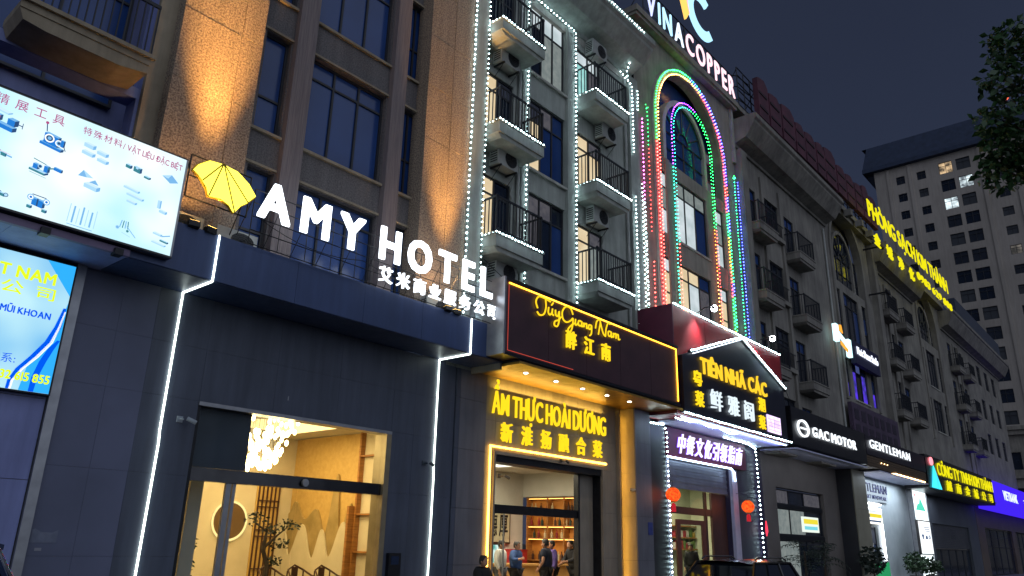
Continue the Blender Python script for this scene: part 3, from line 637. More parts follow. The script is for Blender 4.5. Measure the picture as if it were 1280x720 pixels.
# ---------------- hotel sign: frame, umbrella, letters
def lattice_frame(name, label, x0, x1, z0, z1, y, nv, nh, yb=None, zb=None, diag=False, r=.014, mt_=steel, cat='sign frame'):
    f = thing(name, (x0, y, z0), label, cat); mb = MB()
    for i in range(nv+1): x = x0+(x1-x0)*i/nv; mb.tube([(x, y, z0), (x, y, z1)], r, 4)
    for j in range(nh+1): z = z0+(z1-z0)*j/nh; mb.tube([(x0, y, z), (x1, y, z)], r, 4)
    mb.build('frame', mt_, f)
    if yb:
        for i in range(0, nv+1, 1 if nv < 12 else 3):
            x = x0+(x1-x0)*i/nv; MB().tube([(x, y, z1-.1), (x, yb, zb)], r*.8, 4).build('brace', mt_, f)
    return f
lattice_frame('sign_frame', 'thin black steel frame holding the yellow umbrella emblem', 4.92, 6.02, 6.80, 7.55, 11.36, 1, 2, 11.95, 6.4)
lattice_frame('sign_frame', 'black steel frame behind the white hotel letters', 6.15, 12.4, 6.38, 7.4, 11.40, 11, 4, 12.0, 6.4, r=.01)
um = thing('umbrella_emblem', (5.5, 11.3, 7.2), 'glowing yellow umbrella emblem with dark ribs left of the hotel letters', 'emblem')
top = (5.44, 7.56)
rim = [(4.95, 7.26), (5.13, 7.13), (5.27, 6.90), (5.76, 6.76), (5.98, 7.02), (6.12, 7.19)]
EU = emis('lemon_umbrella_panel', (1, .86, .08), 2.6)
up = [[top, (5.2, 7.53), (5.02, 7.38), rim[0], (5.05, 7.2), rim[1]], [top, rim[1], (5.22, 7.04), rim[2]], [top, rim[2], (5.5, 6.93), (5.66, 6.87), rim[3]], [top, rim[3], (5.86, 6.92), rim[4]], [top, rim[4], rim[5], (5.95, 7.38), (5.7, 7.53)]]
for i, p in enumerate(up):
    cx = sum(a for a, b in p)/len(p); cz = sum(b for a, b in p)/len(p)
    q = [(cx+(a-cx)*.93, cz+(b-cz)*.93) for a, b in p]
    MB().prism(q, 11.27, 11.30).build('umbrella_panel', EU, um)
MB().prism([top, (5.2, 7.54), (5.0, 7.38), rim[0], (5.05, 7.19), rim[1], (5.22, 7.03), rim[2], (5.5, 6.92), (5.66, 6.86), rim[3], (5.86, 6.91), rim[4], (6.03, 7.08), rim[5], (5.95, 7.4), (5.7, 7.54)], 11.302, 11.36).build('backing', mat('mustard_edge', '#a58c10', '#8a7510', 3), um)
for q in rim[1:5]: MB().tube([(top[0], 11.262, top[1]), (q[0], 11.262, q[1])], .012, 4).build('rib', mat('mustard_edge', '#a58c10'), um)
hs = thing('hotel_letters', (9, 11.3, 6.9), 'large white glowing rooftop letters spelling the hotel name', 'sign letters')
text(hs, 'AMY', 6.2, 8.46, 6.89, .66, 11.3, E_sign, .04, .0, gap=.32, fat=.030)
text(hs, 'HOTEL', 8.92, 12.22, 6.93, .66, 11.3, E_sign, .04, .0, gap=.32, fat=.030)
cs_ = thing('hotel_subtitle', (10.7, 11.3, 6.4), 'row of small white glowing Chinese characters under the hotel letters', 'sign letters')
text(cs_, '艾米商业服务公司', 8.93, 12.42, 6.45, .31, 11.3, emis('small_white_letter_face', (.86, .93, 1), 2.5), .05, .008, gap=.32)
def ac(x, y, z, label, group=None, first={}):
    k = group or 'x'
    if k in first:
        c = copy_tree(first[k], None, (x, y, z)); c['label'] = label; return c
    c = thing('air_conditioner', (x, y, z), label, 'air conditioner', group)
    MB().box(x, x+.82, y-.36, y-.04, z, z+.56).build('casing', acw, c)
    g_ = MB(); cx, cz = x+.52, z+.28
    for r_ in (.23, .17, .11, .05): g_.tube([(cx+r_*cos(a), y-.366, cz+r_*sin(a)) for a in [2*pi*i/16 for i in range(16)]], .007, 3, closed=True)
    for i in range(6): a = pi*i/6; g_.tube([(cx-.23*cos(a), y-.367, cz-.23*sin(a)), (cx+.23*cos(a), y-.367, cz+.23*sin(a))], .005, 3)
    gg = g_.build('fan_grille', steel, c)
    MB().prism([(cx+.23*cos(2*pi*i/20), cz+.23*sin(2*pi*i/20)) for i in range(20)], y-.363, y-.361).build('fan_opening', mat('fan_dark', '#22262c'), c)
    b_ = MB()
    for i in range(6): b_.box(x-.005, x, y-.32, y-.08, z+.08+i*.07, z+.11+i*.07)
    b_.build('side_louvre', steel, c)
    MB().box(x+.08, x+.12, y-.4, y, z-.05, z-.005).box(x+.7, x+.74, y-.4, y, z-.05, z-.005).tube([(x+.1, y, z-.4), (x+.1, y-.36, z-.05)], .012, 4).tube([(x+.72, y, z-.4), (x+.72, y-.36, z-.05)], .012, 4).build('bracket', steel, c)
    MB().tube([(x+.8, y-.2, z+.1), (x+.95, y-.1, z-.1), (x+.9, y-.02, z-.5), (x+1.0, y-.02, z-.62)], .015, 5).build('pipe', acw, c)
    first[k] = c; return c
GH = 'amber lit air conditioners on the hotel canopy'
for x, lb in ((4.75, 'amber lit air conditioner low at the foot of the left granite column'), (5.78, 'amber lit air conditioner beside the top of the left light strip'), (10.75, 'amber lit air conditioner behind the small Chinese characters')):
    ac(x, 12.09, 6.385, lb, GH).scale = (.95, .7, .6)
ac(2.9, WY+1.2, 7.6, 'air conditioner in the dark recess above the tool billboard')
def floodlight(loc, target, energy, col, ang, label, group=None, glow=None, blend=.9):
    f = thing('floodlight', loc, label, 'floodlight', group); x, y, z = loc
    d = (Vector(target)-Vector(loc)).normalized()
    M_ = Matrix.Translation(Vector(loc)) @ d.to_track_quat('Z', 'Y').to_matrix().to_4x4()
    MB().box(-.09, .09, -.06, .06, -.10, 0).xf(M_).build('housing', steel, f)
    MB().box(-.08, .08, -.05, .05, .001, .008).xf(M_).build('lens', glow or emis('amber_lens', (1, .6, .15), 10), f)
    spot('flood_beam', Vector(loc)+d*.03, target, energy, col, ang, blend, f, .12); return f
floodlight((5.5, 11.5, 6.46), (5.47, 11.72, 12.0), 14000, (1, .48, .11), 32, 'amber floodlight washing the left granite column', blend=1)
floodlight((11.35, 11.5, 6.46), (11.37, 11.76, 12.0), 7500, (1, .50, .14), 33, 'amber floodlight washing the right granite column', blend=1)
floodlight((5.2, 11.48, 6.46), (5.3, 12.1, 10.0), 170, (1, .50, .14), 110, 'small amber floodlight low behind the umbrella emblem', blend=1)
floodlight((11.05, 11.48, 6.46), (11.1, 12.1, 10.0), 120, (1, .52, .16), 110, 'small amber floodlight low behind the word hotel', blend=1)

# ================================================================== terraced apartment row: shared modules
LV = [5.68, 8.85, 12.03, 15.2]
def slabmesh(wid, dep, mt_):
    mb = MB(); mb.box(0, wid, 0, dep, -.10, 0).box(-.03, wid+.03, -.03, dep, -.03, .03)
    mb.prism([(0, -.10), (wid, -.10), (wid, -.34), (0, -.34)], .0, dep)
    mb.prism([(.0, -.34), (wid, -.34), (wid-.06, -.40), (wid-.14, -.46), (.14, -.46), (.06, -.40)], .05, dep)
    return mb.mesh(mt_)
def railmesh(wid, dep):
    mb = MB(); h = 1.0
    mb.box(.0, wid, .02, .06, h-.05, h).box(.02, .06, .06, dep, h-.048, h-.002).box(wid-.06, wid-.02, .06, dep, h-.048, h-.002).box(0.06, wid-.06, .03, .05, .08, .12)
    n = int(wid/.125)
    for i in range(n+1): x = .03+(wid-.06)*i/n; mb.box(x-.011, x+.011, .03, .052, .03, h-.05)
    m_ = int(dep/.125)
    for i in range(1, m_+1):
        for x in (.04, wid-.04): mb.box(x-.011, x+.011, .04+(dep-.06)*i/m_-.011, .04+(dep-.06)*i/m_+.011, .03, h-.05)
    for x in (.04, wid-.04): mb.box(x-.025, x+.025, .02, .07, .0, h+.02)
    return mb.mesh(railm)
SM = {}
def balcony(parent, x0, wid, zt, yf, mt_):
    k = (wid, yf, mt_.name)
    if k not in SM: SM[k] = (slabmesh(wid, WY-yf, mt_), railmesh(wid, WY-yf))
    b = inst('balcony', SM[k][0], parent, (x0, yf, zt)); inst('railing', SM[k][1], b, (x0, yf, zt+.03)); return b
def door(parent, x0, x1, z0, z1, panes, y=WY+.1, cols=(.5,)): return window(parent, x0, x1, z0, z1, y, None, cols, (.76,), panes=panes)
lit1 = emis('lit_cream_room', (1, .84, .56), .85, (.85, .66, .40), 1.2); lit2 = emis('lit_pale_curtain', (.55, .62, .60), .42, (.40, .48, .48), 5)
lit3 = emis('lit_white_room', (.85, .95, 1), .8, (.6, .72, .75), 1.5); lit4 = emis('dim_curtain', (.30, .29, .33), .30, (.2, .2, .25), 6); litc = emis('lit_cyan_room', (.5, .95, .9), .8, (.3, .7, .7), 3)
curt = mat('grey_curtain', '#5a5d6c', '#474a58', 2, .9, stretch=(12, 12, .3))
def cornice(parent, x0, x1, zw, zt, yf, mt_, returns=True):
    prof = [(WY, zw), (WY-.10, zw), (WY-.12, zw+.12), (yf+.62*(WY-yf), zw+.25), (yf+.45*(WY-yf), zw+.30), (yf+.12, zt-.42), (yf+.10, zt-.32), (yf, zt-.24), (yf, zt-.02), (yf+.02, zt), (WY+.3, zt), (WY+.3, zw)]
    return MB().prism(prof, x0, x1, 'x').build('cornice', mt_, parent)
# ---- building with white light strings
ap = thing('lit_apartment_building', (16.7, WY, 5.5), 'pale apartment facade with barred balconies outlined in white light strings', 'building')
holes = []
for k, z in enumerate(LV[1:]): holes += [(12.95, 14.2, z+.02, z+2.05), (17.35, 18.68, z+.02, z+2.05)]
bw = [(8.92, 11.08), (11.83, 14.15), (15.05, 17.55), (6.2, 8.1)]
holes += [(14.92, 16.68, a, b) for a, b in bw]
facade(12.08, 20.9, 5.5, 17.75, holes, WY, WY+.3).build('wall', white_r, ap)
MB().box(12.5, 20.9, WY+1.2, WY+1.3, 5.5, 17.7).build('inner_wall', cream, ap)
MB().box(12.09, 12.64, 12.08, WY, 6.45, 17.75).build('pier', white_r, ap); MB().box(16.7, 17.08, WY-.1, WY, 5.6, 17.75).build('pier', white_r, ap); MB().box(20.3, 20.9, WY-.14, WY, 5.6, 17.75).build('pier', white_r, ap)
MB().box(14.55, 14.88, WY-.08, WY, 5.6, 17.7).build('pier', white_r, ap)
for a, b in bw:
    window(ap, 14.92, 16.68, a, b, WY+.12, None, (.36, .68), (.72,), panes=([lit4, lit4, windark, lit4, winblue, windark], [lit1, curt, winblue, lit4, winblue, winblue], [windark, lit3, lit2, lit3, lit2, lit3], [windark])[bw.index((a, b))])
    MB().box(14.89, 16.7, WY-.09, WY, a-.10, a-.02).build('sill', trim, ap)
for k, z in enumerate(LV[1:]):
    door(ap, 12.95, 14.2, z+.02, z+2.05, ([lit1, lit1, windark, windark], [lit1, lit1, windark, curt], [windark, windark, windark, windark])[k]); door(ap, 17.35, 18.68, z+.02, z+2.05, ([lit1, lit1, lit2, lit4], [lit1, lit1, lit1, lit4], [litc, lit3, lit4, lit3])[k])
    balcony(ap, 12.72, 1.85, z, 11.64, white_r); balcony(ap, 17.13, 1.88, z, 11.64, white_r)
cornice(ap, 12.6, 20.55, 17.7, 18.85, 11.35, white_r)
MB().box(12.1, 20.9, WY-.03, WY+.1, 17.45, 17.7).build('band', trim, ap)
GA = 'air conditioners on the pale apartment facade'
for (x, z, lb) in ((13.25, 11.15, 'air conditioner under the middle left balcony of the pale facade'), (13.25, 14.35, 'air conditioner under the top left balcony of the pale facade'), (17.7, 11.02, 'air conditioner above the lowest right balcony door'), (18.25, 14.22, 'air conditioner under the top right balcony of the pale facade'), (17.75, 17.15, 'air conditioner under the cornice of the pale facade'), (13.3, 7.9, 'air conditioner under the lowest left balcony of the pale facade')): ac(x, WY, z, lb, GA)
Wc = lambda q, n: E_w
GW = 'white light strings on the apartment facade'
strand('white light string down the left edge of the pale pier', [[(12.1, 12.04, 17.4), (12.1, 12.04, 6.6)]], Wc, group=GW)
strand('white light string down the right edge of the pale pier', [[(12.63, 12.04, 17.4), (12.63, 12.04, 6.6)]], Wc, r=.02, group=GW)
strand('white light string between left balconies and bay windows', [[(14.72, WY-.12, 17.5), (14.72, WY-.12, 6.6)]], Wc, group=GW)
strand('white light string on the pier left of right balconies', [[(14.95, WY-.16, 17.66), (17.06, WY-.16, 17.62), (17.06, WY-.16, 7.4)]], Wc, group=GW)
strand('white light string on the far right pier of pale facade', [[(19.75, WY-.16, 17.55), (20.42, WY-.2, 17.3), (20.42, WY-.2, 14.6)], [(20.45, WY-.2, 12.9), (20.45, WY-.2, 7.2)]], Wc, group=GW)
strand('white light string along the front of the pale cornice', [[(14, 11.33, 18.72), (19.75, 11.33, 18.72), (19.95, 11.9, 18.4), (19.95, 12.2, 17.6), (20.2, 12.33, 17.3)], [(20.85, WY-.17, 17.3), (20.85, WY-.17, 16.4)]], Wc, group=GW)
strand('white light string beside the pink one on the plain pier', [[(20.95, WY-.17, 13.6), (20.95, WY-.17, 7.2)]], Wc, spacing=.16, group=GW)
strand('small sparse white light string right of the plain pier', [[(21.35, WY-.05, 11.5), (21.35, WY-.05, 7.2)]], Wc, spacing=.2, r=.016, group=GW)
for k, z in enumerate(LV[1:]):
    for x, w_, s_ in ((12.72, 1.85, 'left'), (17.13, 1.88, 'right')):
        strand('white light string edging the %s %s balcony' % (('lowest', 'middle', 'top')[k], s_), [[(x-.02, WY-.05, z+.0), (x-.02, 11.6, z+.0), (x+w_+.03, 11.6, z+.0)]], Wc, spacing=.12, group='white light strings edging the balconies')

# ---- arched building
def arch_module(bld, cx, zs, wallm, rows, ri=1.6, ro=2.72, zb=15.5, x0=None, x1=None, zt=20.9, sidew=True, panes=None, rowpanes=None, dark=winblue, yr=.35, y=WY, recess=None):
    """arched giant order: outer arch opening with a recessed panel, an inner arched window, tiers of windows below"""
    holes = [(cx-ro, cx+ro, zb, zs)] + [(cx+a, cx+b, z0, z1) for z0, z1 in rows for a, b in ((-ro, -ro+.78), (-1.42, 1.12), (1.85, ro-.05))]
    mb = facade(x0, x1, 5.4, zs, holes, y, y+.3)
    n = 20
    for i in range(n):
        a, b = pi*i/n, pi*(i+1)/n
        xa, za, xb, zb_ = cx+ro*cos(a), zs+ro*sin(a), cx+ro*cos(b), zs+ro*sin(b)
        mb.quad((xb, y, zb_), (xa, y, za), (xa, y, zt), (xb, y, zt)); mb.quad((xa, y, za), (xb, y, zb_), (xb, y+.35, zb_), (xa, y+.35, za))
    mb.quad((x0, y, zs), (cx-ro, y, zs), (cx-ro, y, zt), (x0, y, zt)); mb.quad((cx+ro, y, zs), (x1, y, zs), (x1, y, zt), (cx+ro, y, zt))
    mb.build('wall', wallm, bld)
    band = [(cx+(ro+.26)*cos(pi*i/24), zs+(ro+.26)*sin(pi*i/24)) for i in range(25)] + [(cx+ro*cos(pi*i/24), zs+ro*sin(pi*i/24)) for i in range(24, -1, -1)]
    am = MB()
    for i in range(24): am.prism([band[i], band[i+1], band[48-i], band[49-i]], y-.09, y)
    am.box(cx-ro-.26, cx-ro, y-.09, y, 9.2, zs).box(cx+ro, cx+ro+.26, y-.09, y, 9.2, zs)
    am.build('arch_moulding', trim if wallm is not gray_r2 else wallm, bld)
    # recessed back with inner arch
    yb = y+.3; zi = zs-.05
    rb = MB(); rb.quad((cx-ro-.1, yb+.25, zb), (cx+ro+.1, yb+.25, zb), (cx+ro+.1, yb+.25, zs+ro), (cx-ro-.1, yb+.25, zs+ro)); rb.build('recess_panel', recess or dark, bld)
    ia = [(cx+(ri+.22)*cos(pi*i/20), zi+(ri+.22)*sin(pi*i/20)) for i in range(21)]; ib = [(cx+ri*cos(pi*i/20), zi+ri*sin(pi*i/20)) for i in range(21)]
    im = MB()
    for i in range(20): im.prism([ia[i], ia[i+1], ib[i+1], ib[i]], yb-.1, yb+.2)
    for s_ in (-1, 1): im.box(min(cx+s_*ri, cx+s_*(ri+.22)), max(cx+s_*ri, cx+s_*(ri+.22)), yb-.1, yb+.2, zb, zi)
    im.build('inner_arch', trim if wallm is not gray_r2 else wallm, bld)
    gl = [(cx+ri*cos(pi*i/20), zi+ri*sin(pi*i/20)) for i in range(21)] + [(cx-ri, zb), (cx+ri, zb)]
    wn = MB()
    for i in range(20): wn.tube([(ib[i][0]*1.0, yb+.02, ib[i][1]), (ib[i+1][0], yb+.02, ib[i+1][1])], .05, 4)
    for a in (pi/6, pi/3, pi/2, 2*pi/3, 5*pi/6): wn.tube([(cx+.45*cos(a), yb+.02, zi+.45*sin(a)), (cx+ri*cos(a), yb+.02, zi+ri*sin(a))], .035, 4)
    wn.tube([(cx+.45*cos(pi*i/10), yb+.02, zi+.45*sin(pi*i/10)) for i in range(11)], .035, 4)
    for x in (-ri*.55, 0, ri*.55): wn.tube([(cx+x, yb+.02, zb), (cx+x, yb+.02, zi)], .035, 4)
    for z in (zi, zb+.9, zb+.03): wn.tube([(cx-ri, yb+.02, z), (cx+ri, yb+.02, z)], .035, 4)
    wv_ = wn.build('arched_window', frame, bld)
    MB().prism(gl, yb+.04, yb+.06).build('pane', dark, wv_)
    if sidew:
        for a, b in ((-ro+.05, -ri-.28), (ri+.28, ro-.05)): window(bld, cx+a, cx+b, zb+.05, zs+.5, yb+.05, dark, (), (.35, .75), panes=panes)
    for (z0, z1), rp in zip(rows, rowpanes or [[dark]]*9):
        for a, b in ((-ro, -ro+.78), (1.85, ro-.05)): window(bld, cx+a, cx+b, z0, z1, y+.12, dark, (), (.40, .76), panes=rp)
        window(bld, cx-1.42, cx+1.12, z0, z1, y+.12, dark, (.33, .66), (.76,), panes=rp)
        MB().box(cx-1.5, cx+1.2, y-.05, y, z0-.1, z0-.02).build('sill', trim, bld)
ab = thing('arched_building', (25, WY, 5.5), 'grey facade with a tall arch ringed in rainbow light strings', 'building')
lrow = [[lit3, lit2, lit3, lit2, winblue, lit2], [lit1, lit1, lit3, lit1, lit4, winblue], [lit4, winblue, lit1]]
arch_module(ab, 25.1, 17.2, gray_r, [(12.42, 14.95), (9.3, 11.5)], x0=20.9, x1=29.3, zt=20.9, rowpanes=lrow, panes=[lit4, windark, lit4])
MB().box(20.9, 29.3, WY+.62, WY+.7, 5.4, 20.6).build('inner_wall', windark, ab)
MB().box(20.7, 29.5, WY-.35, WY+.6, 20.75, 21.0).box(20.75, 29.45, WY-.28, WY+.6, 20.62, 20.75).build('parapet', gray_r, ab)
MB().box(22.9, 23.2, WY-.06, WY, 9.0, 15.5).build('mullion_pier', gray_r, ab)
MB().prism([(29.1, 20.7), (29.1, 17.9), (29.3, 17.9), (29.3, 20.7)], WY-.12, WY).build('corner_strip', trim, ab)
ys_ = WY-.14
def cmap(stops):
    def f(q, n):
        for (z, m_) in stops:
            if q.z > z: return m_
        return stops[-1][1]
    return f
def alt(*ms): return lambda q, n: ms[n % len(ms)]
GR = 'coloured light strings on the arched facade'
def outer(q, n):
    if q.x < 25.3: return E_g if q.z > 15.9 else E_r
    if q.z > 18.9: return (E_c, E_b)[n % 2] if q.x < 26.2 else E_b
    if q.z > 15: return (E_b, E_b, E_v)[n % 3] if q.z > 16.3 else (E_r, E_b)[n//6 % 2]
    return (E_g, E_g, E_c, E_g)[n % 4] if n % 19 > 3 else E_b
def outer2(q, n):
    if q.x < 25.1: return E_y if q.z > 15.9 else E_r
    if q.z > 18.6: return (E_y, E_o, E_r)[min(2, int((q.x-25.1)/.5))]
    return E_r if q.z > 15 else ((E_o, E_r, E_g)[n//9 % 3])
a_o = lambda r, cx=25.1, cz=17.2, zb=8.95, zr=8.95: [(cx-r, ys_, zb)] + arc(cx, cz, r, ys_, 30) + [(cx+r, ys_, zr)]
strand('outermost arch light string, green and red on the left side', [a_o(2.92)], outer, group=GR, spacing=.15, r=.031)
strand('second arch light string, amber and red beside the green', [a_o(2.74)], outer2, group=GR, spacing=.15, r=.031)
def inn(q, n):
    if q.x < 25.1: return E_v if q.z > 15.4 else E_c
    return E_v if q.z > 18.3 and q.x < 25.6 else (E_g if q.z > 13.8 else E_r)
def inn2(q, n):
    if q.x < 25.1: return E_c if q.z > 15.5 else (E_r if q.z < 12.3 else E_c)
    return E_g if q.z > 13.8 else (E_o if q.z > 12 else E_y)
yi = WY-.1
strand('inner arch light string, violet at the left and green right', [[(23.42, yi, 9.0)] + arc(25.12, 17.05, 1.7, yi, 24) + [(26.82, yi, 9.0)]], inn, group=GR, spacing=.15)
strand('innermost arch light string of small teal and green bulbs', [[(23.62, yi, 12.3), (23.6, yi, 15)] + arc(25.12, 17.05, 1.52, yi, 24) + [(26.64, yi, 9.0)]], inn2, group=GR, spacing=.16, r=.02)
strand('short red light string beside the lower wide window', [[(23.62, yi, 12.2), (23.66, yi, 9.6)]], alt(E_r), group=GR, spacing=.16, r=.024)
strand('pink light string fading to white left of the arch', [[(21.15, ys_, 16.3), (21.15, ys_, 9.0)]], cmap([(13.0, E_p), (11.5, E_w), (0, E_w)]), group=GR, spacing=.16, r=.03)
strand('thin green light string with a green cluster at its top', [[(21.5, ys_, 16.9), (21.62, ys_, 17.0), (21.42, ys_, 17.05), (21.55, ys_, 16.9), (21.55, ys_, 12.0)]], cmap([(15.3, E_g), (0, E_r)]), group=GR, spacing=.17, r=.018)
strand('short red light string on the plain pier', [[(21.62, ys_, 10.9), (21.62, ys_, 7.3)]], alt(E_r), group=GR, spacing=.16)
strand('right green light string below a green cluster', [[(28.75, ys_, 16.95), (29.0, ys_, 17.05), (28.85, ys_, 17.1), (28.8, ys_, 9.0)]], alt(E_g, E_g, E_c), group=GR, spacing=.15)
strand('right blue light string beside the green one', [[(29.18, ys_, 16.9), (29.15, ys_, 9.0)]], alt(E_b), group=GR, spacing=.15)
# rooftop letters
vs = thing('rooftop_letters', (25.5, 12.3, 21.4), 'pink and blue glowing rooftop letters above the arched facade', 'sign letters')
B_, P_ = E_signb, E_signp
text(vs, 'VINACOPPER', 21.6, 29.35, 21.2, 1.0, 12.25, E_signp, .05, .004, gap=.24, mats=[emis('periwinkle_letter_face', (.55, .6, 1), 1.6), B_, B_, emis('pale_lilac_letter_face', (.75, .85, 1), 1.6), P_, P_, P_, P_, P_, P_])
le = thing('monogram_emblem', (25.5, 12.3, 23), 'large emblem of a yellow stroke and a pale blue ring above the letters', 'emblem')
MB().prism([(23.9, 25.3), (24.5, 25.3), (25.15, 23.3), (24.85, 22.85)], 12.2, 12.3).build('emblem_stroke', emis('emblem_yellow', (1, .55, .12), 1.5), le)
MB().prism([(25.2, 23.3), (25.75, 25.0), (25.5, 25.1), (25.1, 24.9), (24.9, 23.6)], 12.21, 12.3).build('emblem_stroke', emis('emblem_pink', (1, .4, .5), 1.5), le)
rg_ = [(26.35+1.25*cos(a), 23.95+1.2*sin(a)) for a in [radians(d) for d in range(55, 330, 12)]]; ri_ = [(26.35+.78*cos(a), 23.95+.75*sin(a)) for a in [radians(d) for d in range(55, 330, 12)]]
em = MB()
for i in range(len(rg_)-1): em.prism([rg_[i], rg_[i+1], ri_[i+1], ri_[i]], 12.18, 12.28)
em.build('emblem_ring', emis('emblem_blue', (.4, .75, 1), 1.5), le)
lattice_frame('sign_frame', 'dark steel frame behind the pink and blue rooftop letters', 21.6, 29.5, 21.0, 22.6, 12.4, 14, 3, 13.6, 21.0, r=.03)
# ================================================================== restaurant
rs = thing('restaurant_sign', (16.4, 11, 5.6), 'long dark brown sign box with yellow handwriting and an orange lit edge', 'sign')
MB().box(12.42, 20.42, 11.0, 12.3, 5.62, 7.42).build('case', brownp, rs)
MB().box(12.36, 12.42, 10.98, 12.3, 5.62, 7.46).build('end_cap', alum, rs); MB().box(12.42, 20.46, 10.975, 11.0, 7.38, 7.46).box(12.42, 20.46, 10.975, 11.0, 5.60, 5.67).build('rim', blackp, rs)
for i in range(5): piece('face_panel', brownp, rs, 12.43+i*1.59, 12.43+(i+1)*1.59-.012, 10.985, 11.0, 5.68, 7.37)
MB().tube([(12.5, 10.965, 7.32), (20.3, 10.965, 7.32), (20.3, 10.965, 5.72)], .017, 6).build('light_tube', E_ledo, rs)
MB().tube([(12.5, 10.975, 7.28), (12.5, 10.975, 5.72), (15, 10.975, 5.72)], .006, 4).build('faint_light_tube', emis('dim_red_tube', (1, .12, .08), .8), rs)
hw = thing('handwritten_letters', (15.6, 10.93, 6.9), 'glowing yellow cursive lettering on the brown sign box', 'sign letters')
EY = E_ylw
strokes(hw, [
  [[(14.12, 6.95), (14.05, 7.10), (14.15, 7.25), (14.35, 7.27), (14.62, 7.24)], [(14.42, 7.26), (14.44, 7.05), (14.36, 6.86), (14.2, 6.80), (14.10, 6.86)]],
  [[(14.55, 7.08), (14.53, 6.95), (14.60, 6.90), (14.68, 6.98), (14.70, 7.08), (14.69, 6.95), (14.75, 6.92)], [(14.66, 7.16), (14.73, 7.24)]],
  [[(14.82, 7.08), (14.83, 6.96), (14.92, 6.94), (14.97, 7.08), (14.97, 6.85), (14.90, 6.68), (14.78, 6.68), (14.80, 6.78), (14.95, 6.85), (15.05, 6.95)]],
  [[(15.55, 7.13), (15.45, 7.27), (15.25, 7.27), (15.10, 7.10), (15.13, 6.92), (15.28, 6.87), (15.45, 6.95), (15.55, 7.03), (15.52, 6.80), (15.42, 6.64), (15.34, 6.70), (15.5, 6.85), (15.62, 6.92)]],
  [[(15.66, 7.04), (15.65, 6.90), (15.71, 6.90), (15.75, 6.95)]],
  [[(15.92, 7.03), (15.80, 7.03), (15.79, 6.92), (15.90, 6.92), (15.94, 7.03), (15.93, 6.91), (15.99, 6.93)]],
  [[(16.02, 7.03), (16.03, 6.91), (16.04, 6.98), (16.14, 7.03), (16.15, 6.91), (16.21, 6.94)]],
  [[(16.36, 7.03), (16.25, 7.02), (16.25, 6.92), (16.33, 6.93), (16.37, 7.03), (16.36, 6.82), (16.28, 6.74)]],
  [[(16.55, 7.0), (16.60, 7.18), (16.72, 7.28), (16.78, 7.22), (16.72, 7.0), (16.68, 6.86)], [(16.78, 7.22), (16.9, 6.95), (17.02, 6.88)], [(17.02, 6.9), (17.05, 7.1), (17.15, 7.28), (17.25, 7.27)]],
  [[(17.28, 7.06), (17.16, 7.05), (17.16, 6.94), (17.26, 6.94), (17.30, 7.06), (17.30, 6.92), (17.35, 6.95)]],
  [[(17.40, 7.06), (17.41, 6.93), (17.42, 7.02), (17.52, 7.06), (17.53, 6.93), (17.54, 7.02), (17.63, 7.06), (17.65, 6.93), (17.72, 6.95)]]], 10.94, EY, r=.021)
hw.location = (15.0, 10.93, 6.9)
c3 = thing('restaurant_characters', (15.6, 10.93, 6.2), 'three glowing yellow Chinese characters under the cursive lettering', 'sign letters')
text(c3, '醉江南', 14.66, 16.62, 6.22, .44, 10.96, EY, .05, .006, gap=.8)
soff = thing('restaurant_canopy', (17, 11.8, 5.5), 'gold lacquered canopy soffit with five round downlights', 'canopy')
for i in range(7): piece('soffit_panel', gold, soff, 12.98+i*1.2+.004, 12.98+(i+1)*1.2-.004, 11.0, WY-.01, 5.505, 5.56)
MB().box(12.98, 21.38, 11.02, WY-.02, 5.565, 5.60).build('core', steel, soff)
MB().box(12.9, 12.975, 11.55, WY-.02, 5.42, 5.60).build('end_trim', stonep, soff)
for i, x in enumerate((13.85, 15.05, 16.2, 17.35, 18.5)):
    d = thing('downlight', (x, 11.55, 5.5), ('leftmost round downlight in the gold soffit', 'second round downlight in the gold soffit', 'middle round downlight in the gold soffit', 'fourth round downlight in the gold soffit', 'rightmost round downlight in the gold soffit')[i], 'light', 'downlights in the gold soffit')
    MB().lathe([(.0, -.012), (.05, -.012), (.055, -.004)], (x, 11.55, 5.5), 14).build('lamp', emis('downlight_glow', (1, .93, .78), 14), d)
    MB().lathe([(.055, -.004), (.075, -.010), (.08, .0)], (x, 11.55, 5.5), 16).build('ring', alum, d)
    spot('downlight_beam', (x, 11.55, 5.47), (x, 11.75, 0), 26, (1, .8, .5), 100, .6, d)
rf = thing('restaurant_facade', (17, WY, 0), 'taupe stone front of the restaurant with yellow lettering', 'shop front')
facade(13.5, 20.9, 0, 5.5, [(13.86, 18.42, -.1, 3.62)], WY+.03, WY+.5).build('backing', steel, rf)
xs = [13.51, 13.86, 15.0, 16.14, 17.28, 18.42, 19.45]
for i in range(len(xs)-1):
    for a, b in ((0, 1.25), (1.25, 2.45), (2.45, 3.62), (3.62, 4.42), (4.42, 5.50)):
        if 13.8 < xs[i] < 18.4 and a < 3.6: continue
        piece('stone_panel', stonep, rf, xs[i]+.003, xs[i+1]-.003, WY, WY+.03, a+.003, b-.003)
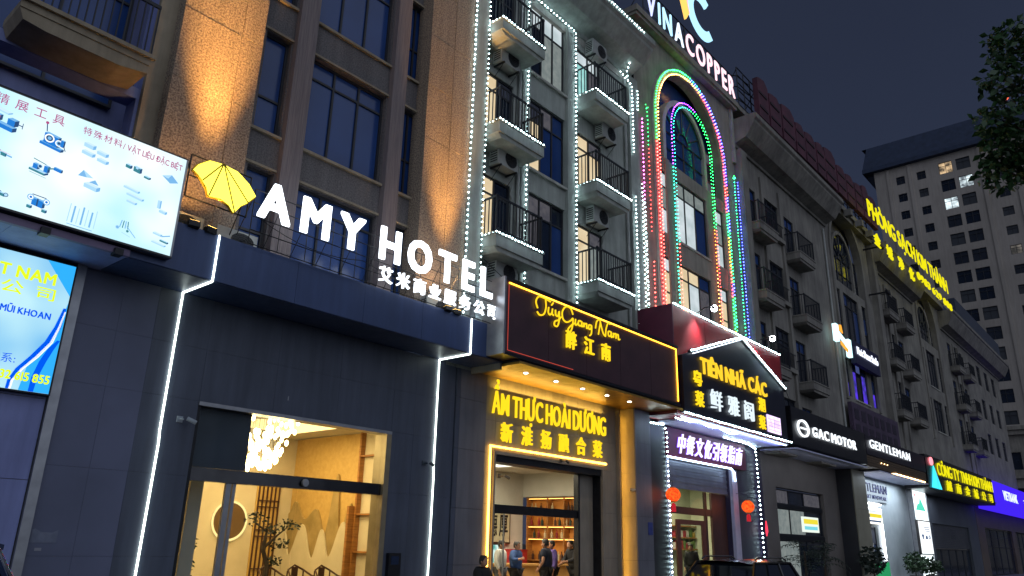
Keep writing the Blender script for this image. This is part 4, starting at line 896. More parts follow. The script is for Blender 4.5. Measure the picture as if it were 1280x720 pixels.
# recessed portal
MB().box(13.86, 18.42, WY-.05, WY+.0, 3.62, 3.70).box(13.80, 13.86, WY-.05, WY, 0, 3.70).box(18.42, 18.48, WY-.05, WY, 0, 3.70).build('portal_edge', stonep, rf)
MB().box(13.862, 18.418, WY+.005, WY+.45, 3.45, 3.615).build('door_head', steel, rf)
MB().box(17.78, 18.415, WY+.30, WY+.45, 0, 3.45).build('portal_side', stonep, rf); MB().box(13.865, 13.92, WY+.005, WY+.45, 0, 3.45).build('portal_side', steel, rf)
led('yellow light strip framing the left and top of restaurant door', [(13.66, WY-.04, .12), (13.66, WY-.04, 3.80), (18.62, WY-.04, 3.80)], E_ledy, .03)
rt = thing('restaurant_letters', (16.2, WY, 4.9), 'glowing yellow Vietnamese capitals above the restaurant door', 'sign letters')
text(rt, 'ẨM THỰC HOÀI DƯƠNG', 13.64, 18.55, 4.58, .53, WY-.06, EY, .05, .006, gap=.10)
area('soffit_fill', (16.1, WY-.09, 5.22), 4.8, .08, 34, (1, .62, .12), rt, (0, 0, 1))  # added unseen area lamp, boosts the letters' light on the gold soffit
rc = thing('restaurant_small_characters', (16.2, WY, 4.0), 'row of six yellow halo lit characters below the capitals', 'sign letters')
text(rc, '新淮扬融合菜', 13.98, 18.35, 3.93, .46, WY-.06, EY, .05, .016, gap=.80)
yp = thing('restaurant_pier', (19.9, 12.1, 0), 'pier beside the restaurant door with a yellow glowing left side', 'pier')
for a, b in ((0, 1.2), (1.2, 2.4), (2.4, 3.6), (3.6, 4.5), (4.5, 5.49)):
    piece('stone_panel', stonep, yp, 19.47, 19.50, 12.04, WY, a+.003, b-.003); piece('stone_panel', grayw, yp, 19.47, 20.35, 12.0, 12.035, a+.003, b-.003)
MB().box(19.505, 20.4, 12.04, WY+.02, 0, 5.49).build('core', steel, yp)
led('yellow light strip hidden along the side of restaurant pier', [(19.28, WY-.03, .12), (19.28, WY-.03, 5.3)], emis('amber_cove_tube', (1, .50, .05), 30), .018)
MB().box(19.20, 19.225, WY-.12, WY-.002, 0, 5.4).build('strip_shield', stonep, yp)  # added fin, keeps the light strip out of view
tag(MB().box(20.05, 20.3, 11.985, 11.997, 1.9, 2.25).build('wall_notice', mat('blue_notice', '#2c3f86', '#243672', 9)), 'small blue notice on the grey face of restaurant pier', 'notice')
rw = thing('restaurant_window', (15.9, WY, 0), 'glass restaurant entrance with a dark transom bar', 'glass front')
MB().box(13.92, 17.78, WY+.34, WY+.46, 2.27, 2.48).build('transom_bar', steel, rw)
MB().box(17.72, 17.79, WY+.3, WY+.46, 0, 3.45).build('door_stile', blackp, rw)
MB().box(13.92, 17.72, WY+.39, WY+.395, 2.48, 3.45).build('glass_pane', glz, rw)
MB().box(13.92, 14.7, WY+.39, WY+.395, 0.02, 2.27).build('glass_pane', glz, rw); MB().box(14.7, 14.72, WY+.37, WY+.41, 0.02, 2.27).build('glass_edge', alum, rw)
rr = thing('restaurant_room', (17, 13, 0), 'bright cream restaurant interior with lit orange shelves', 'room')
RX0, RX1, RY0, RY1, RZ = 13.6, 21.2, WY+.5, 17.7, 3.9
struct(MB().box(RX0, RX1, RY0, RY1, -.02, .02).build('restaurant_floor', floorm))
MB().box(RX0, RX1+.1, RY0, RY1, RZ, RZ+.1).build('ceiling', creamw, rr); MB().box(RX0, RX1, RY1, RY1+.1, .02, RZ).build('back_wall', creamw, rr)
MB().box(RX0-.08, RX0, RY0, RY1+.1, .02, RZ).build('side_wall', creamw, rr); MB().box(RX1+.32, RX1+.4, RY0, RY1+.1, .02, RZ).build('side_wall', creamw, rr)
MB().box(RX1, RX1+.3, RY0, 14.7, .02, RZ).box(RX1, RX1+.3, 14.7, 17.7, 3.12, RZ).build('side_wall', creamw, rr)
orange = mat('amber_wood_back', '#c8863a', '#b07430', 2, .5)
MB().box(RX1+.28, RX1+.31, 14.7, 17.5, .3, 3.1).build('shelf_back', orange, rr)
Esh = emis('shelf_light_tube', (1, .52, .12), 6)
for z in (1.05, 1.75, 2.15, 2.62, 3.08):
    piece('shelf_board', wood, rr, RX1-.02, RX1+.28, 14.7, 17.5, z-.02, z+.02)
    if z > 1.2: piece('shelf_light', Esh, rr, RX1+.02, RX1+.04, 14.75, 17.45, z-.034, z-.021)
for y in (14.7, 15.35, 15.9, 16.6, 17.5): piece('shelf_upright', wood, rr, RX1-.025, RX1+.28, y-.02, y+.02, .3, 3.1)
rg = random.Random(5)
bott = [MB().lathe([(0, 0), (.045, 0), (.045, .16), (.015, .21), (.015, .28), (0, .28)], (0, 0, 0), 8).mesh(mat('bottle_glass_'+n_, c)) for n_, c in (('green', '#20382a'), ('brown', '#4a2a18'), ('cream', '#c8b890'), ('red', '#8a2020'))]
for z in (1.07, 1.77, 2.17, 2.64):
    y = 14.85
    while y < 17.4:
        if rg.random() < .72:
            q = rg.randrange(4); tag(inst('bottle', bott[q], None, (RX1+.12, y, z)), '%s %s bottle from the front, %s of the lit restaurant shelves' % (nth('b', z, q), ('dark green', 'brown', 'cream', 'red')[q], {1.07: 'lowest board', 1.77: 'second lowest board', 2.17: 'middle board', 2.64: 'top board'}[z]), 'bottle', 'bottles on the lit restaurant shelves')
        y += rg.uniform(.13, .3)
pf = thing('framed_calligraphy', (20.0, 17.65, 2.2), 'framed brush calligraphy on the restaurant back wall', 'picture')
MB().box(19.0, 20.45, 17.62, 17.68, 1.55, 2.75).build('frame', darkwood, pf); MB().box(19.06, 20.39, 17.61, 17.62, 1.61, 2.69).build('paper', mat('rice_paper', '#c9c2a6', '#b8b08f', 6), pf)
text(pf, '德厚', 19.3, 20.3, 1.78, .7, 17.60, blackp, .004, .015, gap=.2)
rs2 = thing('red_cabinet', (20.4, 17.2, 0), 'red cabinet against the restaurant back wall', 'cabinet')
MB().box(19.9, 20.75, 17.1, 17.68, .3, 1.35).build('body', mat('red_lacquer', '#b02a26', '#962220', 3), rs2); MB().box(19.88, 20.77, 17.08, 17.68, 1.35, 1.39).build('top', mat('red_lacquer', '#b02a26'), rs2)
for x in (20.31,): MB().box(x, x+.03, 17.08, 17.1, .6, 1.1).build('handle', alum, rs2)
tv = thing('television', (18.1, 16.4, 1.0), 'bright television showing pale figures at the restaurant counter', 'television')
MB().box(17.3, 18.4, 16.3, 16.36, .95, 1.55).build('case', blackp, tv); MB().box(17.33, 18.37, 16.29, 16.3, .98, 1.52).build('screen', emis('tv_picture', (.75, .95, .9), 1.2, (.1, .4, .35), 6), tv); MB().box(17.8, 17.9, 16.3, 16.38, .75, .95).build('stand', blackp, tv)
ct = thing('reception_counter', (20, 15.5, 0), 'pale wood counter curving below the lit shelves', 'counter')
MB().prism([(17.6, 16.2), (20.9, 14.6), (20.9, 15.1), (17.8, 16.6)], .02, .95, 'z').build('body', mat('honey_wood', '#b98d50', '#a07840', 3), ct); MB().prism([(17.5, 16.15), (20.95, 14.5), (20.95, 15.15), (17.75, 16.7)], .95, 1.0, 'z').build('top', mat('honey_wood', '#b98d50'), ct)
gp = thing('counter_plant', (20.6, 14.9, 1), 'leafy green plant in a glass trough on the counter', 'plant')
MB().box(20.2, 20.9, 14.7, 14.95, 1.0, 1.18).build('trough', glzd, gp); leaves([(20.55, 14.82, 1.35, .38, .14, .2)], 130, .1, leaf, 'foliage', gp, seed=4)
tr3 = thing('photo_triptych', (21.1, 15.1, 2), 'black frame with three round pale plates on the shelf', 'picture')
MB().box(RX1-.06, RX1-.03, 14.95, 15.45, 1.82, 2.10).build('frame', blackp, tr3)
for y in (15.06, 15.2, 15.34): MB().lathe([(.0, 0), (.05, 0)], (0, 0, 0), 12).xf(Matrix.Translation((RX1-.065, y, 1.96)) @ Matrix.Rotation(pi/2, 4, 'Y')).build('plate', creamw, tr3)
rl_ = thing('ceiling_panel_light', (17, 15, 3.88), 'white ceiling light panel inside the restaurant', 'light')
MB().box(15, 18.5, 14, 16.5, 3.87, 3.895).build('diffuser', emis('white_diffuser', (1, .9, .72), 2), rl_)
area('restaurant_lamp', (17.2, 15.2, 3.8), 4, 3, 330, (1, .86, .64), rl_)

# ================================================================== people
def skinmesh(verts, edges, radii, mt_, parent, name, sub=2, root=0):
    me = bpy.data.meshes.new(name); me.from_pydata([tuple(v) for v in verts], edges, [])
    o = bpy.data.objects.new(name, me); COL.objects.link(o)
    sk = o.modifiers.new('skin', 'SKIN'); sk.use_smooth_shade = True
    lay = me.skin_vertices[0].data if me.skin_vertices else None
    if lay is None:
        me.skin_vertices  # layer is made by the modifier
    bpy.context.view_layer.update()
    lay = me.skin_vertices[0].data
    for i, r in enumerate(radii): lay[i].radius = (r, r) if not isinstance(r, tuple) else r; lay[i].use_root = (i == root)
    ss = o.modifiers.new('sub', 'SUBSURF'); ss.levels = sub; ss.render_levels = sub
    dg = bpy.context.evaluated_depsgraph_get(); dg.update()
    m2 = bpy.data.meshes.new_from_object(o.evaluated_get(dg)); bpy.data.objects.remove(o); return m2
def person(loc, yaw, label, shirt, trousers, pose, h=1.66, hair=hairm, ponytail=False, cap=None, sleeves=True):
    """pose: dict of joints overriding a standing figure (metres, facing +Y before the turn)"""
    s = h/1.70
    J = dict(pelvis=(0, 0, .93), waist=(0, 0, 1.08), chest=(0, .01, 1.28), neck=(0, .0, 1.45), head0=(0, .02, 1.50), head=(0, .03, 1.60),
             shL=(-.17, 0, 1.39), elL=(-.22, -.02, 1.12), wrL=(-.23, .06, .88), shR=(.17, 0, 1.39), elR=(.22, -.02, 1.12), wrR=(.23, .06, .88),
             hpL=(-.09, 0, .90), knL=(-.10, .02, .50), anL=(-.10, -.02, .09), hpR=(.09, 0, .90), knR=(.10, .02, .50), anR=(.10, -.02, .09), toL=(-.11, .14, .04), toR=(.11, .14, .04))
    J.update(pose)
    M_ = Matrix.Rotation(yaw, 4, 'Z') @ Matrix.Scale(s, 4)
    root = thing('person', loc, label, 'person')
    def sk(name, names, edges, rad, mt_, lvl=2):
        V = [M_ @ Vector(J[n] if isinstance(n, str) else n) for n in names]
        me = skinmesh(V, edges, [r*s for r in rad], mt_, root, name, lvl); me.materials.clear(); me.materials.append(mt_)
        o = bpy.data.objects.new(name, me); link(o, root); return o
    N = ['pelvis', 'waist', 'chest', 'neck', 'shL', 'elL', 'wrL', 'shR', 'elR', 'wrR', 'hpL', 'knL', 'anL', 'toL', 'hpR', 'knR', 'anR', 'toR']
    E_ = [(0, 1), (1, 2), (2, 3), (2, 4), (4, 5), (5, 6), (2, 7), (7, 8), (8, 9), (0, 10), (10, 11), (11, 12), (12, 13), (0, 14), (14, 15), (15, 16), (16, 17)]
    R_ = [.12, .11, .13, .052, .06, .042, .028, .06, .042, .028, .08, .055, .036, .03, .08, .055, .036, .03]
    pts = list(N)
    for side, wr, el in ((-1, 'wrL', 'elL'), (1, 'wrR', 'elR')):      # palm, four fingers and a thumb
        w_ = Vector(J[wr]); d = (w_ - Vector(J[el])).normalized(); sd_ = d.cross(Vector((side, 0, .2))).normalized()
        palm = w_ + d*.07; pi_ = len(pts); pts.append(tuple(palm)); R_.append(.026); E_.append((N.index(wr), pi_))
        for k in range(4):
            b_ = palm + sd_*(.024*(1.5-k)) + d*.015; L = (.055, .07, .066, .05)[k]; curl = Vector((-side*.012, 0, -.012))
            i0 = len(pts); pts += [tuple(b_ + d*L*.5), tuple(b_ + d*L + curl)]; R_.extend([.009, .008]); E_.extend([(pi_, i0), (i0, i0+1)])
        tb = w_ + d*.03 + sd_*.03; i0 = len(pts); pts += [tuple(tb), tuple(tb + d*.03 + sd_*.02)]; R_.extend([.011, .009]); E_.extend([(pi_, i0), (i0, i0+1)])
    body = sk('body', pts, E_, R_, skin)
    # head joined to the body mesh: skull, jaw, nose, ears, eyes
    hc = Vector(J['head']); hb_ = MB()
    for i in range(9):
        t = i/8; z = -.115 + .235*t; r = .083*math.sqrt(max(0.02, 1-((t-.56)/.58)**2)); 
        for j in range(14):
            a = 2*pi*j/14; hb_.v.append((hc.x + r*.92*cos(a), hc.y + r*1.12*sin(a) + (.012 if sin(a) > 0 and t < .5 else 0), hc.z + z))
    for i in range(8):
        for j in range(14): hb_.f.append([i*14+j, i*14+(j+1) % 14, (i+1)*14+(j+1) % 14, (i+1)*14+j]); hb_.mi.append(0)
    hb_.f.append(list(range(8*14, 9*14))); hb_.mi.append(0); hb_.f.append(list(range(13, -1, -1))); hb_.mi.append(0)
    hb_.add([(hc.x-.012, hc.y+.085, hc.z+.02), (hc.x+.012, hc.y+.085, hc.z+.02), (hc.x+.016, hc.y+.09, hc.z-.03), (hc.x-.016, hc.y+.09, hc.z-.03), (hc.x, hc.y+.118, hc.z-.025)], [(0, 1, 4), (1, 2, 4), (2, 3, 4), (3, 0, 4)])
    for sx_ in (-1, 1): hb_.ball((hc.x+sx_*.08, hc.y, hc.z-.005), .02, 0, 6, 4, 1.5)
    hb_.xf(M_); me = body.data; b2 = bmesh_join(me, hb_)
    for sx_ in (-1, 1): link(bpy.data.objects.new('eye', MB().ball((hc.x+sx_*.03, hc.y+.082, hc.z+.015), .010, 0, 6, 4).xf(M_).mesh(mat('dark_features', '#3a2420'))), root)
    link(bpy.data.objects.new('mouth', MB().box(hc.x-.022, hc.x+.022, hc.y+.088, hc.y+.094, hc.z-.062, hc.z-.054).xf(M_).mesh(mat('dark_features', '#3a2420'))), root)
    hm = MB()
    for i in range(8):
        t = .30 + .70*i/7; rz = .083*math.sqrt(max(0.02, 1-((t-.56)/.58)**2))+.014
        for j in range(14):
            a = 2*pi*j/14; front = max(0, sin(a)-.15); zz_ = -.115+.235*t; zz_ = max(zz_, -.115+.235*(.30+.62*min(1, front*1.4)))
            hm.v.append((hc.x + rz*.95*cos(a), hc.y - .010 + rz*1.12*sin(a), hc.z + zz_ + (.016 if i == 7 else 0)))
    for i in range(7):
        for j in range(14): hm.f.append([i*14+j, i*14+(j+1) % 14, (i+1)*14+(j+1) % 14, (i+1)*14+j]); hm.mi.append(0)
    hm.f.append(list(range(7*14, 8*14))); hm.mi.append(0)
    if ponytail: hm.tube([(hc.x, hc.y-.09, hc.z+.05), (hc.x, hc.y-.15, hc.z), (hc.x, hc.y-.13, hc.z-.18)], [.03, .035, .012], 7)
    hm.xf(M_); ho = bpy.data.objects.new('hair', hm.mesh(cap or hair, True)); link(ho, root)
    mid = lambda a, b, t: tuple(Vector(J[a]).lerp(Vector(J[b]), t))
    slv = [('elL', 'wrL', .6), ('elR', 'wrR', .6)] if sleeves else [('shL', 'elL', .75), ('shR', 'elR', .75)]
    TN = ['pelvis', 'waist', 'chest', mid('chest', 'neck', .75), 'shL', 'shR']; TE = [(0, 1), (1, 2), (2, 3), (2, 4), (2, 5)]; TR = [.19, .18, .21, .085, .115, .115]
    if sleeves: TN += ['elL', mid('elL', 'wrL', .85), 'elR', mid('elR', 'wrR', .85)]; TE += [(4, 6), (6, 7), (5, 8), (8, 9)]; TR += [.075, .055, .075, .055]
    else: TN += [mid('shL', 'elL', .7), mid('shR', 'elR', .7)]; TE += [(4, 6), (5, 7)]; TR += [.085, .085]
    sk('shirt', TN, TE, TR, shirt)
    sk('trousers', [mid('pelvis', 'waist', .3), 'hpL', 'knL', mid('knL', 'anL', .92), 'hpR', 'knR', mid('knR', 'anR', .92)], [(0, 1), (1, 2), (2, 3), (0, 4), (4, 5), (5, 6)], [.17, .135, .095, .07, .135, .095, .07], trousers)
    for a, b in (('anL', 'toL'), ('anR', 'toR')):
        va, vb = Vector(J[a]), Vector(J[b]); q = [va+Vector((0, -.05, -.04)), va.lerp(vb, .4)+Vector((0, 0, -.02)), vb]
        q = [tuple(M_ @ p) for p in q]; so_ = MB().tube(q, [.045*s, .048*s, .03*s], 8); o = bpy.data.objects.new('shoe', so_.mesh(blackp, True)); link(o, root)
    return root
def bmesh_join(me, mb):
    import bmesh
    bm = bmesh.new(); bm.from_mesh(me); vs = [bm.verts.new(v) for v in mb.v]
    for f in mb.f:
        try: fc = bm.faces.new([vs[i] for i in f]); fc.smooth = True
        except ValueError: pass
    bm.to_mesh(me); bm.free(); return me
navycl = mat('navy_cotton', '#1c2436', '#141a28', 8, .9); blackcl = mat('black_cotton', '#16171b', '#101114', 8, .9); purpcl = mat('purple_cotton', '#5a4a8c', '#4a3c76', 8, .9); bluecl = mat('blue_cotton', '#2c4a7c', '#233c66', 8, .9); greycl = mat('grey_cotton', '#5c5f66', '#4c4f56', 8, .9)
person((17.75, 13.95, .0), radians(20), 'person in a dark navy T-shirt with back to the street at the restaurant door', navycl, blackcl, dict(elL=(-.25, .0, 1.13), wrL=(-.2, .14, .95), elR=(.25, .0, 1.13), wrR=(.18, .18, 1.0)), 1.68, sleeves=False)
person((18.55, 14.35, .0), radians(60), 'person in a purple top behind the navy T-shirt', purpcl, blackcl, dict(elR=(.24, .05, 1.15), wrR=(.15, .25, 1.08)), 1.66)
person((18.75, 13.65, .0), radians(78), 'person in a black jacket leaning forward with outstretched arms', blackcl, blackcl, dict(waist=(0, .05, 1.08), chest=(0, .12, 1.27), neck=(0, .16, 1.43), head0=(0, .19, 1.48), head=(0, .21, 1.57), shL=(-.17, .12, 1.38), shR=(.17, .12, 1.38), elL=(-.20, .25, 1.15), wrL=(-.12, .48, 1.12), elR=(.2, .25, 1.14), wrR=(.12, .46, 1.06)), 1.70, ponytail=True)
person((16.9, 14.9, .0), radians(200), 'person in a white shirt behind the glass door panel', creamw, greycl, dict(), 1.62)
person((17.1, 14.5, .0), radians(190), 'person in a blue shirt by the restaurant glass edge', bluecl, blackcl, dict(elR=(.3, .1, 1.2), wrR=(.28, .3, 1.25)), 1.6)
person((12.7, 11.7, -.33), radians(185), 'person with a pale face mask seated outside the grey pier', blackcl, greycl, dict(hpL=(-.09, .02, .88), knL=(-.11, .38, .84), anL=(-.11, .36, .42), toL=(-.11, .5, .37), hpR=(.09, .02, .88), knR=(.11, .38, .84), anR=(.11, .36, .42), toR=(.11, .5, .37), wrL=(-.12, .3, .93), elL=(-.24, .1, 1.1), wrR=(.12, .3, .93), elR=(.24, .1, 1.1)), 1.62)
st = thing('plastic_stool', (12.7, 11.7, 0), 'low plastic stool under the seated person by the grey pier', 'stool')
MB().box(12.52, 12.88, 11.52, 11.88, .42, .47).build('seat', mat('red_plastic', '#a8332a'), st)
for dx in (-.15, .15):
    for dy in (-.15, .15): MB().box(12.7+dx-.02, 12.7+dx+.02, 11.7+dy-.02, 11.7+dy+.02, 0, .42).build('leg', mat('red_plastic', '#a8332a'), st)

# ================================================================== gabled red sign restaurant
gs = thing('gabled_sign', (24.6, 11, 5.4), 'red signboard with a black house shaped front outlined in white bulbs', 'sign')
MB().box(20.45, 28.95, 11.12, 12.4, 5.42, 8.82).build('red_case', redp, gs)
for x in (20.42, 28.93): MB().box(x, x+.05, 11.10, 12.4, 5.40, 8.86).build('case_edge', redp2, gs)
nvp = mat('blue_black_panel', '#171a2a', '#121522', 2, .35)
for i in range(4): piece('red_panel', redp, gs, 20.48+i*2.113+.006, 20.48+(i+1)*2.113-.006, 11.105, 11.12, 5.45, 8.80)
house = [(20.62, 5.46), (28.6, 5.46), (28.6, 7.40), (25.0, 8.66), (20.62, 7.22)]
MB().prism(house, 10.94, 11.10).build('house_panel', nvp, gs)
MB().prism([(21.1, 7.36), (25.0, 8.64), (25.0, 8.74), (21.1, 7.45)], 10.90, 11.0).prism([(25.003, 8.64), (28.8, 7.36), (28.8, 7.46), (25.003, 8.74)], 10.90, 11.0).build('roof_edge', blackp, gs)
strand('white light string along the top of the red signboard', [[(20.46, 11.06, 8.86), (28.98, 11.06, 8.86)]], Wc, spacing=.14, r=.03)
strand('white light string along the gable roof line', [[(21.15, 10.88, 7.45), (25.0, 10.88, 8.72), (28.75, 10.88, 7.45)]], Wc, spacing=.13, r=.03)
led('pale light tube under the left gable edge', [(21.2, 10.87, 7.36), (24.9, 10.87, 8.6)], emis('dim_white_tube', (.8, .9, 1), 2.5), .02)
strand('white light string along the bottom of the gabled sign', [[(20.6, 10.92, 5.44), (28.9, 10.92, 5.44)]], Wc, spacing=.12, r=.028)
led('white light tube under the bottom string of gabled sign', [(20.5, 11.0, 5.30), (28.5, 11.0, 5.30)], emis('cool_white_tube', (.55, .68, 1), 5), .025)
strand('drooping white light string under the gabled sign', [[(20.9, 11.4, 5.34), (21.4, 11.2, 5.28), (21.9, 11.1, 5.33), (22.5, 11.1, 5.24), (23.1, 11.08, 5.30), (23.8, 11.08, 5.20), (24.5, 11.06, 5.27)]], Wc, spacing=.09, r=.03)
gt = thing('gabled_sign_letters', (24.4, 10.9, 7), 'yellow glowing Vietnamese capitals under the gable peak', 'sign letters')
text(gt, 'TIÊN NHÃ CÁC', 21.75, 26.85, 6.84, .52, 10.92, emis('golden_letter_face', (1, .60, .03), 1.2), .05, .016, gap=.10)
ga = thing('gabled_sign_side_characters', (21.5, 10.9, 6.2), 'four small yellow characters at the two sides of the black house panel', 'sign letters')
for ch_, x, z in (('粤', 21.22, 6.38), ('菜', 21.28, 5.74), ('湘', 26.05, 6.26), ('菜', 25.98, 5.62)): text(ga, ch_, x, x+.56, z, .46, 10.92, EY, .04, .016)
gm = thing('gabled_sign_white_characters', (24, 10.9, 6), 'three large white glowing characters on the black house panel', 'sign letters')
text(gm, '鲜雅阁', 22.3, 25.55, 5.78, .62, 10.92, emis('ice_letter_face', (.80, .92, 1), 1.1), .05, .0, gap=.5)
sc = thing('small_screen', (27.2, 10.9, 5.9), 'small pink and lilac lit panel at the right of the gabled sign', 'screen')
MB().box(26.75, 27.95, 10.91, 10.94, 5.60, 6.22).build('lit_panel', emis('lilac_panel', (.92, .72, 1), 1.6, (.6, .45, .9), 4), sc)
for i in range(4): MB().box(26.8, 27.9, 10.904, 10.909, 5.68+i*.13, 5.695+i*.13).build('printed_line', emis('lilac_line', (.5, .3, .8), 1), sc)
MB().box(27.33, 27.36, 10.903, 10.909, 5.62, 6.2).build('printed_line', MATS['lilac_line'], sc)
for x, lb in ((22.05, 'left white floodlight on an arm above the red signboard'), (26.75, 'right white floodlight on an arm above the red signboard')):
    f = floodlight((x, 10.5, 8.95), (x-.15, 11.1, 8.0), 420, (.95, .97, 1), 75, lb, 'floodlights above the red signboard', emis('white_lens', (.9, .97, 1), 30))
    MB().tube([(x, 11.1, 8.9), (x, 10.8, 9.06), (x, 10.5, 9.05)], .02, 5).build('arm', steel, f)
    MB().ball((x+.02, 10.47, 8.98), .11).build('bulb', MATS['white_lens'], f)  # ball enlarged to give the glare around the lamp
# soffit and shopfront
g2 = thing('gabled_shop_canopy', (25, 11.8, 5.3), 'pale lavender lit soffit under the gabled red sign', 'canopy')
lav = mat('white_soffit', '#b9bcd6', '#a9acc8', 2, .6)
for i in range(4): piece('soffit_panel', lav, g2, 21.4+i*1.9+.004, 21.4+(i+1)*1.9-.004, 11.1, WY-.02, 5.35, 5.40)
gf = thing('gabled_shop_facade', (25, WY, 0), 'dark front with a wine red character board above a roller shutter', 'shop front')
facade(20.5, 29.6, 0, 5.34, [(22.15, 26.65, -.1, 4.3)], WY, WY+.4).build('wall', mat('dark_plum_wall', '#2c2440', '#231d34', 1, .5), gf)
MB().box(20.42, 21.75, WY-.2, WY-.001, 0, 5.34).build('left_pier', mat('dark_stone', '#23242c', '#1b1c23', 2, .4), gf)
MB().box(22.0, 27.9, WY-.14, WY-.002, 4.38, 5.30).build('character_board', redp2, gf)
it = thing('violet_characters', (25, 12.3, 4.8), 'white characters with a violet halo on the wine red board', 'sign letters')
text(it, '中餐文化引领指南', 22.5, 27.3, 4.50, .62, WY-.19, E_wv, .05, .004, shear=.35, gap=.22)
hal = MB()
text(it, '中餐文化引领指南', 22.5, 27.3, 4.50, .62, WY-.165, emis('violet_halo', (.2, .05, 1), 1.3), .02, .03, shear=.35, gap=.17, join=True)
led('bluish white light tube below the wine red board', [(22.0, WY-.18, 4.33), (26.5, WY-.18, 4.33), (26.75, WY-.18, 4.22), (26.8, WY-.18, 3.9)], emis('blue_white_tube', (.6, .8, 1), 8), .03)
sh = thing('roller_shutter', (24.4, WY+.1, 3.5), 'half raised grey roller shutter above the brown door', 'shutter')
for i in range(9): piece('slat', mat('shutter_metal', '#7c7f8e', '#6c6f7e', 3, .4, .5), sh, 22.16, 26.64, WY+.08+.015*(i % 2), WY+.14, 3.42+i*.1, 3.42+(i+1)*.1-.008)
MB().box(26.66, 26.9, WY-.12, WY-.002, 0, 4.3).build('right_jamb', mat('white_jamb', '#b4b4c8', '#a2a2b8', 3, .6), gf); MB().box(26.95, 27.12, WY-.1, WY-.002, 0, 4.3).build('right_jamb', mat('white_jamb', '#b4b4c8'), gf)
MB().box(21.98, 22.14, WY-.1, WY-.002, 0, 4.3).build('left_jamb', mat('white_jamb', '#b4b4c8'), gf)
df = thing('brown_door_front', (24.4, 12.7, 0), 'dark brown timber door and side lights below the shutter', 'door')
for x0, x1 in ((22.15, 22.5), (25.65, 26.64)): MB().box(x0, x1, WY+.18, WY+.24, 0, 3.42).build('side_panel', darkwood, df)
MB().box(22.5, 25.65, WY+.18, WY+.24, 2.62, 2.85).build('transom', darkwood, df)
for x in (22.5, 25.0, 25.5): MB().box(x, x+.13, WY+.17, WY+.25, 0, 3.42).build('post', darkwood, df)
MB().box(22.95, 24.95, WY+.16, WY+.22, 2.3, 2.45).box(22.95, 23.2, WY+.16, WY+.22, 0, 2.3).box(24.7, 24.95, WY+.16, WY+.22, 0, 2.3).build('door_leaf', mat('red_brown_door', '#6a3a2c', '#563024', 3, .5), df)
MB().box(22.63, 25.0, WY+.2, WY+.205, 2.85, 3.42).build('glass_pane', glz, df); MB().box(23.2, 24.7, WY+.19, WY+.195, .1, 2.3).build('glass_pane', glz, df)
g3 = thing('gabled_shop_room', (25, 14, 0), 'pale green lit shop interior with a shelf of packets', 'room')
MB().box(21.9, 31, 16.2, 16.3, 0, 4.2).box(30.6, 30.7, 12.95, 16.2, 0, 4.2).box(21.9, 30.6, 12.95, 16.2, 4.2, 4.3).box(21.85, 21.9, 12.95, 16.2, 0, 4.2).build('wall', mat('pale_green_plaster', '#bfc6aa', '#b0b79c', 2, .8), g3)
for z in (1.5, 1.95, 2.4): piece('shelf_board', wood, g3, 27.0, 30.5, 15.9, 16.19, z-.02, z+.02)
rg = random.Random(9)
pk = [mat('packet_'+n_, c) for n_, c in (('red', '#9a2c3a'), ('green', '#5c7c3c'), ('yellow', '#b89a40'), ('white', '#b9b5a8'))]
for z in (1.52, 1.97):
    x = 27.0
    while x < 30.3:
        w_ = rg.uniform(.12, .22); q = rg.randrange(4); tag(piece('packet', pk[q], None, x, x+w_, 15.95, 16.1, z, z+rg.uniform(.2, .34)), '%s %s packet from the left on the %s shelf in the pale green shop' % (nth('p', z, q), ('dark red', 'green', 'mustard', 'off white')[q], 'lower' if z < 1.7 else 'upper'), 'packet', 'packets on the pale green shop shelf'); x += w_+rg.uniform(.02, .1)
area('shop_lamp', (26, 14.6, 4.1), 4, 2, 420, (1, .9, .66), g3)
strand('cool white light string down the left edge of gabled shop', [[(20.9, 12.28, 5.28), (21.65, 12.27, 5.30), (21.82, 12.26, 5.1), (21.82, 12.26, .1)]], Wc, spacing=.15, r=.032)
strand('cool white light string down the right edge of gabled shop', [[(25.2, 11.9, 5.28), (27.4, 12.0, 5.30), (28.7, 12.3, 5.28), (28.95, 12.38, 5.1), (28.95, 12.38, 3.2), (28.99, 12.38, 1.4), (28.95, 12.38, .1)]], Wc, spacing=.17, r=.034)
